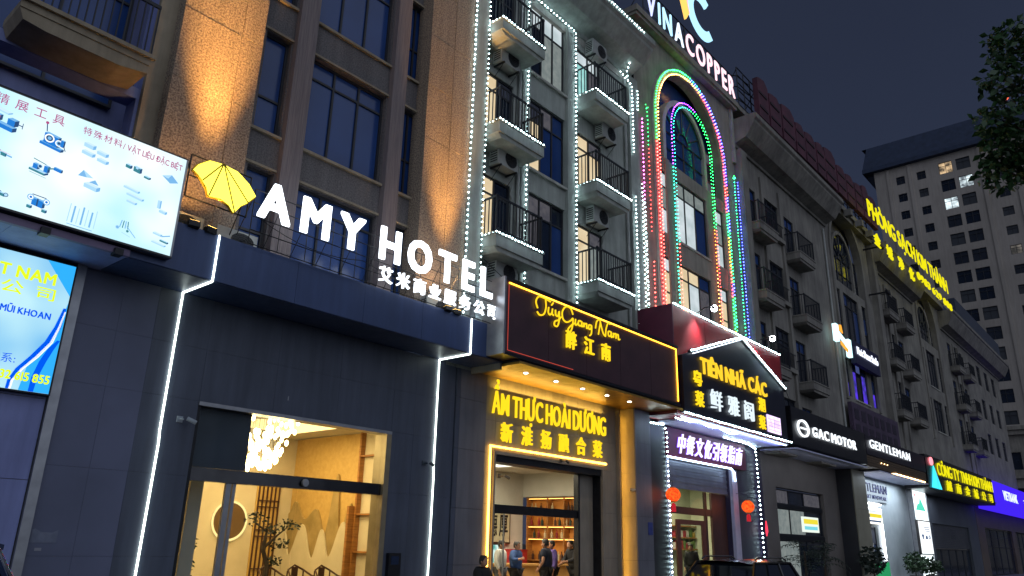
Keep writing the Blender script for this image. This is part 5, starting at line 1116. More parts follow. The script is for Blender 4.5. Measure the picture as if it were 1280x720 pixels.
def lantern(x, y, z, label):
    l = thing('paper_lantern', (x, y, z), label, 'lantern', 'red paper lanterns')
    El = emis('lantern_silk', (1, .035, .01), 1.2, (1, .17, .02), 13)
    body = MB()
    n = 16
    for j in range(n):
        a0, a1 = 2*pi*j/n, 2*pi*(j+1)/n; am = (a0+a1)/2
        pr0 = [(.09+.125*sin(pi*i/8)**.7 if 0 < i < 8 else .09, -.20+.40*i/8) for i in range(9)]
        for (r0, z0), (r1, z1) in zip(pr0, pr0[1:]):
            body.add([(x+r0*cos(a0), y+r0*sin(a0), z+z0), (x+r0*1.06*cos(am), y+r0*1.06*sin(am), z+z0), (x+r1*1.06*cos(am), y+r1*1.06*sin(am), z+z1), (x+r1*cos(a0), y+r1*sin(a0), z+z1)], [(0, 1, 2, 3)])
            body.add([(x+r0*1.06*cos(am), y+r0*1.06*sin(am), z+z0), (x+r0*cos(a1), y+r0*sin(a1), z+z0), (x+r1*cos(a1), y+r1*sin(a1), z+z1), (x+r1*1.06*cos(am), y+r1*1.06*sin(am), z+z1)], [(0, 1, 2, 3)])
    body.build('shade', El, l)
    gm_ = mat('lantern_gold', '#b8862c', rough=.4)
    MB().lathe([(.0, .23), (.08, .23), (.09, .19), (.0, .19)], (x, y, z), 14).build('top_cap', gm_, l); MB().lathe([(.0, -.23), (.08, -.23), (.09, -.19), (.0, -.19)], (x, y, z), 14).build('bottom_cap', gm_, l)
    MB().tube([(x, y, z+.24), (x, y, z+.42), (x, WY-.1, z+.46)], .008, 4).build('hanger', steel, l)
    MB().lathe([(.03, 0), (.07, -.06), (.075, -.26), (.05, -.26)], (x, y, z-.25), 10).build('tassel', emis('lit_red_tassel', (.8, .03, .05), .6), l)
    L = bpy.data.lights.new('lantern_glow', 'POINT'); L.energy = 9; L.color = (1, .30, .08); L.shadow_soft_size = .3; o = bpy.data.objects.new('lantern_glow', L); link(o, l, (-.0, -.45, 0))
lantern(21.6, 12.0, 3.12, 'left red paper lantern hanging in front of the brown door'); lantern(26.95, 11.98, 3.02, 'right red paper lantern beside the white door jamb')
tag(MB().prism([(28.95, 2.35), (29.0, 2.6), (29.06, 2.4), (29.1, 2.2), (29.02, 2.15), (28.98, 2.05), (28.93, 2.2)], 12.2, 12.24).build('red_ornament', emis('red_neon', (1, .05, .1), 1.5)), 'small red glowing ornament right of the cool white string', 'ornament')
person((25.6, 13.6, 0), radians(100), 'person in black seen in profile through the brown shop door', blackcl, blackcl, dict(head=(0, .05, 1.58)), 1.68)

# ================================================================== right hand shops
def fascia(name, label, x0, x1, z0, z1, y, mt_, cat='sign', yb=12.3, panel=2.6):
    f = thing(name, (x0, y, z0), label, cat); MB().box(x0, x1, y+.02, yb, z0, z1).build('case', mt_, f)
    n = max(1, round((x1-x0)/panel))
    for i in range(n): piece('face_panel', mt_, f, x0+(x1-x0)*i/n+.006, x0+(x1-x0)*(i+1)/n-.006, y, y+.018, z0+.02, z1-.02)
    return f
fg = fascia('car_shop_sign', 'black sign box with a white ring emblem and car maker lettering', 29.3, 38.35, 5.45, 6.92, 11.0, blackp)
rgm = MB(); c0, c1 = 30.35, 6.15
po = [(c0+.62*cos(2*pi*i/36), c1+.34*sin(2*pi*i/36)) for i in range(36)]; pi2 = [(c0+.49*cos(2*pi*i/36), c1+.27*sin(2*pi*i/36)) for i in range(36)]
for i in range(36):
    rgm.prism([po[i], po[(i+1) % 36], pi2[(i+1) % 36], pi2[i]], 10.93, 10.98)
rgm.box(c0-.28, c0+.47, 10.93, 10.98, c1-.02, c1+.03)
rgm.build('ring_emblem', E_signd, fg)
text(fg, 'GAC MOTOR', 31.35, 36.75, 5.96, .38, 10.97, E_signd, .03, .0, gap=.17, fat=.012)
fh = fascia('menswear_sign', 'dark purple black sign box with white menswear shop name', 38.42, 49.2, 5.95, 6.90, 11.0, mat('aubergine_panel', '#1e1828', '#18131f', 2, .4))
MB().box(38.42, 49.2, 11.05, 12.3, 5.42, 5.94).build('lower_panel', mat('brown_grid_panel', '#5c4a38', '#4a3b2c', 8, .6, bump=.2), fh)
for i in range(4): piece('slat', mat('brown_grid_panel', '#5c4a38'), fh, 38.45, 49.17, 11.03, 11.05, 5.50+i*.11, 5.54+i*.11)
text(fh, 'GENTLEMAN', 38.9, 45.9, 6.30, .40, 10.97, E_signd, .03, .0, gap=.18)
for i in range(9): piece('lamp', emis('warm_spot_row', (1, .62, .28), 7), fh, 42.9+i*.68, 43.2+i*.68+.06, 11.0, 11.2, 5.36, 5.42)
for i in range(3): piece('lamp', emis('warm_spot_row', (1, .62, .28), 7), fh, 40.6+i*.5, 40.66+i*.5, 11.0, 11.03, 5.70, 5.74)
fi = fascia('company_sign', 'black sign box with yellow company name and a blue triangle emblem', 49.4, 69.0, 5.1, 7.05, 11.0, blackp, panel=4)
text(fi, 'CÔNG TY TNHH KIM THÀNH', 51.8, 68.6, 6.05, .72, 10.97, E_ylw2, .04, .0, gap=.08)
text(fi, '越南金城公司', 53.6, 67.9, 5.24, .60, 10.97, E_ylw2, .04, .012, gap=.9)
MB().prism([(50.0, 5.2), (52.2, 5.2), (50.9, 6.5)], 10.93, 10.98).build('emblem_triangle', emis('cyan_triangle', (.05, .55, 1), 1.6, (.05, .8, .8), 1), fi)
MB().prism([(50.55+.38*cos(2*pi*i/16), 6.72+.24*sin(2*pi*i/16)) for i in range(16)], 10.93, 10.98).build('emblem_disc', emis('coral_disc', (1, .25, .3), 2), fi)
fj = fascia('bank_sign', 'deep blue lit bank sign at the far right of the shops', 69.8, 96, 4.95, 7.0, 11.0, emis('bank_blue_film', (.06, .02, .95), 1.0), panel=6)
text(fj, 'VIETBANK', 72.8, 79.3, 5.75, .72, 10.97, emis('pale_bank_letter', (.7, .8, 1), 1.3), .03, .02)
for i in range(5): MB().box(82.5+i*.3, 85-i*.2, 10.98, 10.985, 6.15-i*.2, 6.22-i*.2).build('printed_line', emis('pale_bank_letter', (.7, .8, 1), 1.3), fj)
# wall behind, soffits, piers
def shopwall(name, label, x0, x1, holes, mt_, sof):
    w = thing(name, ((x0+x1)/2, WY, 0), label, 'shop front'); facade(x0, x1, 0, 5.38, holes, WY, WY+.3).build('wall', mt_, w)
    n = max(1, round((x1-x0)/2.2))
    for i in range(n): piece('soffit_panel', sof, w, x0+(x1-x0)*i/n+.01, x0+(x1-x0)*(i+1)/n-.01, 11.02, WY-.01, 5.30, 5.35)
    return w
cs2 = shopwall('car_shop_facade', 'grey brown wall with a tall glass entrance behind a potted palm', 29.6, 38.3, [(30.9, 36.3, -.1, 4.0)], mat('taupe_wall', '#6a6460', '#5b5552', 1, .6), lav)
for x0, x1, z0, z1, pm in ((30.95, 36.25, 3.35, 3.95, [MATS['dim_curtain'], windark, MATS['dim_curtain']]), (30.95, 36.25, 2.15, 3.2, [lit2, lit2, windark])): window(cs2, x0, x1, z0, z1, WY+.2, None, (.3, .62), (), panes=pm)
MB().box(30.95, 36.25, WY+.1, WY+.25, 3.2, 3.35).box(30.95, 36.25, WY+.1, WY+.25, 1.95, 2.15).build('transom', steel, cs2)
window(cs2, 30.95, 36.25, .05, 1.95, WY+.2, None, (.45, .62), (), panes=[lit2, windark, windark])
rf2 = thing('sign_reflection', (34, 12.6, 2.5), 'yellow and white sign reflection built as a glowing panel in the car shop window', 'sign')  # glowing box and bands stand in for a sign reflected in the glass
MB().box(33.7, 35.6, WY+.09, WY+.14, 2.32, 2.95).build('case', emis('pale_reflection_face', (.9, 1, .9), 1.0), rf2); MB().box(33.85, 35.5, WY+.08, WY+.09, 2.66, 2.86).build('printed_band', emis('yellow_band', (.9, .75, .05), 1.0), rf2); MB().box(33.9, 35.4, WY+.08, WY+.09, 2.42, 2.56).build('printed_band', emis('aqua_band', (.2, .7, .8), 1.0), rf2)
p4 = thing('stone_pier', (39, 11.9, 0), 'tall stone pier with pale front between car shop and menswear shop', 'pier')
for a, b in ((0, 1.75), (1.75, 3.5), (3.5, 5.29)): piece('stone_panel', mat('beige_pier_stone', '#8c8878', '#7c7868', 1.5, .5), p4, 38.3, 40.2, 11.75, 11.8, a+.004, b-.004)
MB().box(38.28, 40.18, 11.81, WY, 0, 5.29).build('core', mat('dark_stone', '#23242c'), p4)
cw = mat('cool_white_wall', '#aeb6ba', '#9da6ac', 2, .5)
ms = shopwall('menswear_facade', 'bright cool lit shop front with a white outlined doorway', 40.2, 50.4, [(40.7, 43.9, -.1, 3.35)], cw, lav)
MB().box(40.5, 46.0, WY-.08, WY-.002, 4.12, 5.05).build('name_board', emis('pale_blue_board', (.7, .85, 1), .8), ms)
text(ms, 'GENTLEMAN', 40.6, 45.9, 4.55, .42, WY-.1, mat('navy_letter', '#1c2252'), .03, .0, gap=.14, fat=.02)
text(ms, 'SMART MENSWEAR', 41.6, 45.7, 4.2, .2, WY-.1, mat('navy_letter', '#1c2252'), .02, .01)
led('white light strip outlining the menswear doorway', [(40.5, WY-.1, 3.72), (44.4, WY-.1, 3.72), (44.4, WY-.1, .1)], emis('door_white_tube', (.92, .95, 1), 8), .05)
led('second white light strip above the menswear doorway', [(40.5, WY-.1, 3.95), (44.6, WY-.1, 3.95)], emis('door_white_tube', (.92, .95, 1), 8), .04)
sg = thing('hanging_shop_sign', (42.4, 11.9, 2.9), 'small white framed sign with yellow print hanging in the menswear doorway', 'sign')
MB().box(40.9, 43.9, 12.2, 12.26, 2.92, 3.5).build('case', emis('ivory_sign_face', (1, .98, .85), 1.5), sg); MB().box(41.8, 43.75, 12.19, 12.2, 3.24, 3.42).build('printed_band', emis('yellow_band', (.9, .75, .05), 1.0), sg)
for i in range(3): MB().box(41.0+i*.3, 41.2+i*.3, 12.19, 12.2, 3.24, 3.4).build('printed_mark', emis('print_navy', (.03, .09, .24), .9), sg)
MB().box(41.1, 43.6, 12.19, 12.2, 3.02, 3.10).build('printed_band', MATS['print_navy'], sg)
window(ms, 40.75, 43.85, .05, 2.8, WY+.15, None, (.3, .6), (.7,), panes=[lit2, curt, lit1, windark, winblue, curt])
rg_s = tag(MB().box(40.4, 43.4, 12.0, 12.05, .15, 1.1).build('green_board', emis('green_lit_board', (.03, .38, .14), .8)), 'green lit board at the foot of the menswear door', 'sign')
ls = thing('tall_light_box', (52, 12.3, 0), 'tall glowing white light box with a green triangle emblem', 'sign')
Elb = emis('white_light_box', (.90, .98, 1), 2.0, (.8, .95, 1), 1)
MB().box(50.5, 53.6, 12.25, 12.45, .2, 5.25).build('lit_case', Elb, ls)
MB().prism([(51.0, 4.0), (53.2, 4.0), (52.2, 4.75), (51.9, 4.4), (51.5, 4.35)], 12.235, 12.245).build('emblem', emis('mint_triangle', (.1, .7, .5), 1.2), ls); MB().prism([(51.15+.15*cos(i), 4.85+.1*sin(i)) for i in range(6)], 12.235, 12.245).build('emblem_dot', emis('rose_dot', (.8, .3, .35), 1), ls)
for x in (50.42, 53.6): MB().box(x, x+.08, 12.2, 12.48, .15, 5.3).build('case_edge', alum, ls)
ps = thing('projecting_light_box', (52, 11.0, 1.6), 'white square projecting sign with three small pictograms', 'sign')
MB().box(47.2, 49.6, 11.3, 11.4, 1.55, 3.25).build('lit_case', emis('square_light_box', (.93, .97, 1), 1.4), ps); MB().box(47.12, 49.68, 11.32, 11.45, 1.49, 3.31).build('case_edge', blackp, ps)
pd = MATS['print_navy']
MB().prism([(47.5, 2.5), (47.62, 2.56), (47.72, 2.52), (47.82, 2.56), (47.95, 2.5), (47.85, 2.42), (47.8, 2.3), (47.66, 2.3), (47.6, 2.42)], 11.285, 11.295).build('pictogram_shirt', pd, ps)
MB().prism([(48.25, 2.32), (48.75, 2.32), (48.68, 2.42), (48.6, 2.5), (48.4, 2.5), (48.32, 2.42)], 11.285, 11.295).build('pictogram_shoe', pd, ps)
MB().tube([(49.1+.15*cos(a), 11.29, 2.42+.09*sin(a)) for a in [2*pi*i/10 for i in range(10)]], .02, 4, closed=True).build('pictogram_ring', pd, ps)
for i in range(3): MB().box(48.1+.2*i, 49.3, 11.286, 11.295, 2.92-i*.1, 2.95-i*.1).build('printed_line', pd, ps)
ksh = shopwall('shuttered_facade', 'unlit dark shop front below the yellow company sign', 53.7, 69.2, [(55.5, 66, -.1, 3.4)], mat('night_blue_wall', '#4a4f58', '#3e434c', 1, .6), mat('dim_soffit', '#8a93a4', '#7a8394', 2, .6))
for i in range(14): piece('slat', mat('dark_shutter', '#4a4d55', '#3e4148', 3, .5, .3), ksh, 55.5, 66, WY+.1, WY+.14, 1.9+i*.11, 1.9+i*.11+.10)
window(ksh, 55.55, 65.95, .05, 1.85, WY+.2, windark, (.2, .4, .6, .8), ())
kf = shopwall('bank_facade', 'unlit shop front below the deep blue bank sign', 69.3, 97, [(72, 84, -.1, 3.6), (86, 95, -.1, 3.6)], mat('far_brown_wall', '#5c5046', '#4c423a', 1, .7), mat('dim_soffit', '#8a93a4'))
for a, b in ((72, 84), (86, 95)): window(kf, a+.05, b-.05, .05, 3.55, WY+.2, windark, (.25, .5, .75), (.6,))
area('menswear_lamp', (45.0, 11.6, 5.2), 7, .6, 260, (.78, .9, 1), ms); area('company_soffit_lamp', (54.0, 11.6, 5.0), 5, .5, 60, (.75, .85, 1), ls)
area('gabled_soffit_lamp', (25.0, 11.25, 5.2), 7.5, .2, 40, (.35, .42, 1), g2, (0, .5, 1)); area('car_soffit_lamp', (33.5, 11.2, 5.22), 7, .2, 12, (.85, .9, 1), cs2, (0, .6, -1))

# ================================================================== grey terrace
def tmodule(bld, xb1, xb2, xend, lv, mt_, xw0, yb=11.78):
    holes = []
    for z in lv:
        holes += [(xb1+.25, xb1+1.45, z+.02, z+2.1), (xb2+.25, xb2+1.45, z+.02, z+2.1), (xb1+2.3, xb2-.45, z+.55, z+2.25)]
    facade(xw0, xend, 5.4, 18.9, holes, WY, WY+.3).build('wall', mt_, bld)
    for z in lv:
        for a, b in ((xb1+.25, xb1+1.45), (xb2+.25, xb2+1.45)): door(bld, a, b, z+.02, z+2.1, [windark, winblue])
        window(bld, xb1+2.3, xb2-.45, z+.55, z+2.25, WY+.12, windark, (.36, .68), (.72,))
        r = MB(); a, b = xb1+2.25, xb2-.4
        r.box(a, b, WY-.18, WY-.15, z+1.15, z+1.19); r.box(a, b, WY-.18, WY-.15, z+.5, z+.54)
        for i in range(int((b-a)/.14)): r.box(a+i*.14, a+i*.14+.02, WY-.175, WY-.155, z+.54, z+1.15)
        r.build('window_rail', railm, bld)
        MB().box(xb1+2.2, xb2-.35, WY-.2, WY, z+.30, z+.5).build('sill', mt_, bld)
        balcony(bld, xb1, 2.0, z, yb, mt_); balcony(bld, xb2, 2.05, z, yb, mt_)
    for x in (xb1+2.12, xb2-.3): MB().box(x-.12, x+.12, WY-.1, WY, 5.6, 18.3).build('pier', mt_, bld)
gb = thing('grey_terrace', (39, WY, 5.5), 'dim grey terrace with iron balconies and an unlit arch', 'building')
MB().box(29.32, 29.9, WY-.35, WY, 5.5, 18.6).build('pier', gray_r2, gb)
tmodule(gb, 29.92, 34.5, 40.6, LV, gray_r2, 29.3); MB().box(29.3, 90, WY+.9, WY+1.0, 5.4, 18).build('inner_wall', windark, gb)
arch_module(gb, 44.3, 17.9, gray_r2, [(12.6, 15.5), (9.4, 11.5)], x0=40.6, x1=48.6, zt=20.9, zb=16.0, dark=windark, recess=gray_r2,
            rowpanes=[[windark, winblue, windark], [emis('violet_lit_room', (.12, .05, .95), .9, (.04, .04, .25), 2.5), winblue, windark, emis('dim_blue_room', (.15, .2, .55), .35)]])
cornice(gb, 29.3, 40.9, 18.8, 20.15, 11.3, gray_r2); MB().box(40.9, 49.0, WY-.5, WY+.4, 20.55, 20.85).box(40.9, 49.0, WY-.35, WY+.4, 20.3, 20.55).build('parapet', gray_r2, gb)
MB().box(29.3, 49, WY-.25, WY+.3, 20.86, 21.1).build('gutter', gray_r2, gb)
for x in (41.3, 43.2, 45.2, 47.2): MB().box(x, x+.35, WY-.9, WY-.5, 20.15, 20.55).build('corbel', gray_r2, gb)
for (x, z) in ((48.0, 16.6), (48.0, 19.6)): tag(MB().box(x, x+.08, 11.4, WY-.02, z, z+.1).box(x-.2, x+.5, 11.35, 11.5, z-.03, z+.12).build('gutter_arm', steel), 'dark metal arm projecting from the grey terrace %s' % ('beside the arch springing' if z < 18 else 'just below the parapet'), 'bracket')
pb_ = thing('upper_banner_board', (44.5, 12.3, 7), 'dull purple lattice board across the grey terrace above the shop signs', 'board')
MB().box(40.7, 49.0, 12.1, 12.3, 7.0, 8.9).build('board', mat('dull_purple_board', '#4a3a52', '#3a2e42', 1.5, .7), pb_)
for i in range(7):
    for j in range(2): piece('tile', mat('plum_tile', '#2c2236', '#251c2e'), pb_, 41.0+i*1.12, 41.7+i*1.12, 12.08, 12.1, 7.25+j*.8, 7.8+j*.8)
mu = thing('studio_sign', (42, 12.2, 11.8), 'small white dance studio sign with an orange lit emblem', 'sign')
MB().box(42.2, 46.6, 12.05, 12.3, 11.2, 12.45).build('case', mat('indigo_case', '#20204a', '#191940', 3), mu)
text(mu, 'Music Dance Studio', 42.5, 46.2, 11.75, .42, 12.03, emis('studio_letter_face', (.80, .85, 1), 1.6), .04, .0)
for a, b, z0, z1 in ((39.3, 39.7, 11.85, 12.75), (41.15, 41.55, 11.35, 12.3)): MB().box(a, b, 12.0, 12.2, z0, z1).build('emblem_bar', emis('ice_emblem', (.6, .95, 1), 1.8), mu)
MB().prism([(39.7, 12.2), (41.15, 11.8), (41.15, 12.0), (39.7, 12.42)], 12.0, 12.1).build('emblem_bar', MATS['ice_emblem'], mu)
MB().prism([(39.85, 12.5), (40.35, 12.42), (40.2, 12.85), (39.9, 12.8)], 12.0, 12.05).build('emblem_flame', emis('orange_flame', (1, .4, .05), 1.3), mu)
MB().prism([(39.9, 11.75), (40.9, 11.5), (40.9, 11.68), (39.9, 11.92)], 12.0, 12.05).build('emblem_flame', MATS['orange_flame'], mu)
# unlit maroon roof sign
mr = thing('unlit_roof_sign', (40, 12.3, 21), 'long unlit maroon rooftop sign standing on a steel lattice', 'sign')
rg = random.Random(21)
x = 31.6
while x < 49.5:
    w_ = rg.uniform(1.2, 1.9); z0 = 21.35+.02*(x-31); z1 = z0 + rg.uniform(2.0, 2.5)
    mb = MB().prism([(x, z0), (x+w_*.9, z0), (x+w_*.9, z0+.5), (x+w_*.98, z0+.6), (x+w_*.98, z1-.3), (x+w_*.7, z1), (x+w_*.3, z1-.08), (x+.05, z1-.2)], 12.0, 12.25)
    mb.build('letter_panel', maroon, mr)
    for k in range(2): piece('rib', mat('dark_maroon', '#2a1420', '#200e18', 3), mr, x+.1, x+w_*.8, 11.96, 12.0, z0+.5+k*.8, z0+.62+k*.8)
    x += w_ + rg.uniform(-.02, .12)
lattice_frame('sign_frame', 'steel lattice behind the unlit maroon roof sign', 30.4, 49.6, 21.1, 23.6, 12.5, 26, 6, 14.0, 21.1, r=.03)
wr = MB()
for z in (21.9, 22.6, 23.2): wr.tube([(29.4, 12.6, z-.5), (30.4, 12.5, z-.1), (31.6, 12.45, z)], .03, 4)
tag(wr.build('cable', cable), 'black cables looping from parapet to the maroon roof sign', 'cable', kind='stuff')
# ---- far terrace
fb = thing('far_terrace', (70, WY, 5.5), 'farther dim terrace under the yellow cleanroom rooftop letters', 'building')
LP = [6.5, 9.7, 12.85, 16.0]
MB().box(48.65, 49.4, WY-.35, WY, 5.5, 20).build('pier', gray_r2, fb)
tmodule(fb, 49.5, 53.3, 58.6, LP[1:], gray_r2, 48.6)
arch_module(fb, 62.6, 18.0, gray_r2, [(13.2, 15.9), (9.9, 12.2)], x0=58.6, x1=67.4, zt=20.9, zb=16.6, dark=windark, recess=gray_r2)
tmodule(fb, 68.8, 73.0, 79, LP[1:], gray_r2, 67.4)
facade(79, 92, 5.4, 18.9, [(a, a+1.6, z+.5, z+2.3) for a in (80.5, 84, 87.5) for z in LP[1:]], WY, WY+.3).build('wall', gray_r2, fb)
for a in (80.5, 84, 87.5):
    for z in LP[1:]: window(fb, a, a+1.6, z+.5, z+2.3, WY+.12, windark, (.5,), (.7,))
cornice(fb, 49.0, 58.9, 18.8, 20.3, 11.3, gray_r2); cornice(fb, 67.2, 92, 18.8, 20.3, 11.3, gray_r2); MB().box(58.9, 67.2, WY-.5, WY+.4, 20.4, 20.7).build('parapet', gray_r2, fb)
MB().box(49, 92, WY-.2, WY+.3, 20.71, 21.2).build('roof_kerb', slate, fb); MB().box(72, 92, 11.9, 12.4, 20.9, 22.6).build('roof_screen', mat('slate_blue_screen', '#333c50', '#2a3244', 1), fb)
yl = thing('cleanroom_letters', (56, 11.2, 20), 'tilted rooftop row of lemon yellow letters with characters and phone number', 'sign letters')
text(yl, 'PHÒNG SẠCH KIM THÀNH', 45.25, 65.5, 19.85, 1.10, 11.2, E_ylw2, .05, .008, slope=.019, gap=.07)
text(yl, '金城净化', 45.5, 54.3, 18.95, .78, 11.15, E_ylw2, .08, .012, gap=1.1)
text(yl, '0983 629 888', 55.3, 65.6, 19.1, .52, 11.15, E_ylw2, .08, .0, slope=.008, gap=.06)

# ================================================================== far tower block
tw = thing('tower_block', (130, 10, 0), 'tall brown grey residential tower with slate mansard roof at the right', 'building')
holes = []; wins = []
cols = [(26.4, 1.35), (23.2, 1.35), (19.55, 2.0), (17.0, 2.0), (12.2, 1.5), (8.3, 1.5), (4.2, 1.5), (.3, 1.5), (-3.4, 2.0), (-6, 2.0), (-10, 1.5), (-14, 1.5), (-18, 1.5)]
for k in range(19):
    z = 60.6 - 3.17*k
    for c, w_ in cols: h_ = 2.0 if w_ == 2.0 else 1.45; holes.append((c-w_/2, c+w_/2, z, z+h_)); wins.append((c, w_, z, h_))
facade(-24, 30.4, 0, 64, holes, 130.0, 130.4, axis='x').build('wall', towerm, tw)
MB().box(130.4, 131, -24, 30.4, 0, 64).box(131, 160, 29.0, 29.6, 0, 64).build('rear_wall', towerm, tw)
rfm = MB(); 
for (p, q) in (((129.0, 63.9), (129.0, 64.6)), ((129.0, 64.6), (129.3, 64.7)), ((129.3, 64.7), (130.6, 69.2)), ((130.6, 69.2), (150, 69.2))):
    rfm.quad((p[0], 32.0, p[1]), (q[0], 32.0-(.0 if q[1] < 69 else .8), q[1]), (q[0], -25, q[1]), (p[0], -25, p[1]))
rfm.quad((129.0, 32.0, 63.9), (129, -25, 63.9), (131, -25, 63.9), (131, 32.0, 63.9)); rfm.quad((129.0, 32.0, 63.9), (160, 32.0, 63.9), (160, 31.2, 69.2), (130.6, 31.2, 69.2))
rfm.build('mansard_roof', slate, tw)
wme = {}
wm2 = [windark, mat('tower_window_glass', '#2a303c', '#20252f', 1, .2), mat('tower_blind', '#3c4048', '#32363e', 1, .6)]
rg = random.Random(12)
litset = {(19.55, 0): emis('tower_lamp_warm', (1, .7, .4), .9, (.1, .08, .06), 1.2), (17.0, 1): emis('tower_lamp_white', (.8, .95, 1), 1.4, (.1, .12, .14), 1.0), (19.55, 2): MATS.get('tower_lamp_white'), (8.3, 8): emis('tower_lamp_cream', (1, .9, .7), .8, (.3, .26, .2), 1), (4.2, 8): MATS.get('tower_lamp_cream'), (12.2, 5): emis('tower_dim_room', (.5, .45, .4), .35, (.1, .1, .1), 1), (19.55, 12): MATS.get('tower_dim_room'), (23.2, 7): MATS.get('tower_dim_room')}
for i, (c, w_, z, h_) in enumerate(wins):
    k = round((60.6-z)/3.17); mt_ = litset.get((c, k)) or wm2[rg.choice([0, 0, 1, 1, 2])]
    w = piece('window', mt_, tw, 130.22, 130.26, c-w_/2, c+w_/2, z, z+h_)
    if k < 14:
        key = ('fr', w_, h_)
        if key not in SM: 
            fm_ = MB(); t_ = .07; fm_.box(-.04, .02, -w_/2, w_/2, 0, t_).box(-.04, .02, -w_/2, w_/2, h_-t_, h_).box(-.04, .02, -w_/2, -w_/2+t_, t_, h_-t_).box(-.04, .02, w_/2-t_, w_/2, t_, h_-t_).box(-.035, .015, -.03, .03, t_, h_-t_).box(-.03, .01, -w_/2+t_, w_/2-t_, h_*.66, h_*.66+t_); SM[key] = fm_.mesh(frame)
        inst('window_frame', SM[key], tw, (130.15, c, z))
for y in (28.2, 24.9, 14.6, 10.2): MB().box(129.8, 130, y-.25, y+.25, 8, 63.8).build('pilaster', towerm, tw)
pd_ = thing('low_podium', (118, 0, 0), 'pale low building with cornices in front of the tower foot', 'building')
facade(-14, 24, 0, 17, [(a, a+2.2, z, z+2.2) for a in (-10, -5, 0, 5, 10, 15) for z in (3.5, 7.5, 12)], 118, 118.4, axis='x').build('wall', gray_r, pd_)
MB().box(117.2, 119, -14.5, 24.5, 17, 17.5).box(117.5, 119, -14.3, 24.3, 16.4, 16.99).box(117.6, 118, -14, 24, 10.9, 11.2).build('cornice', gray_r, pd_); MB().box(118.5, 118.7, -14, 24, 0, 17).build('inner_wall', windark, pd_)
tw2 = thing('warning_light', (132, 9.6, 69), 'small red warning light on a mast on the tower roof', 'light')
MB().tube([(132, 9.7, 69), (132, 9.7, 71.6)], .07, 6).build('mast', steel, tw2); MB().ball((132, 9.7, 71.8), .32).build('lamp', emis('red_beacon', (1, .12, .05), 4), tw2)
MB().box(138, 146, -2, 8, 69.2, 72).build('roof_hut', towerm, tw)

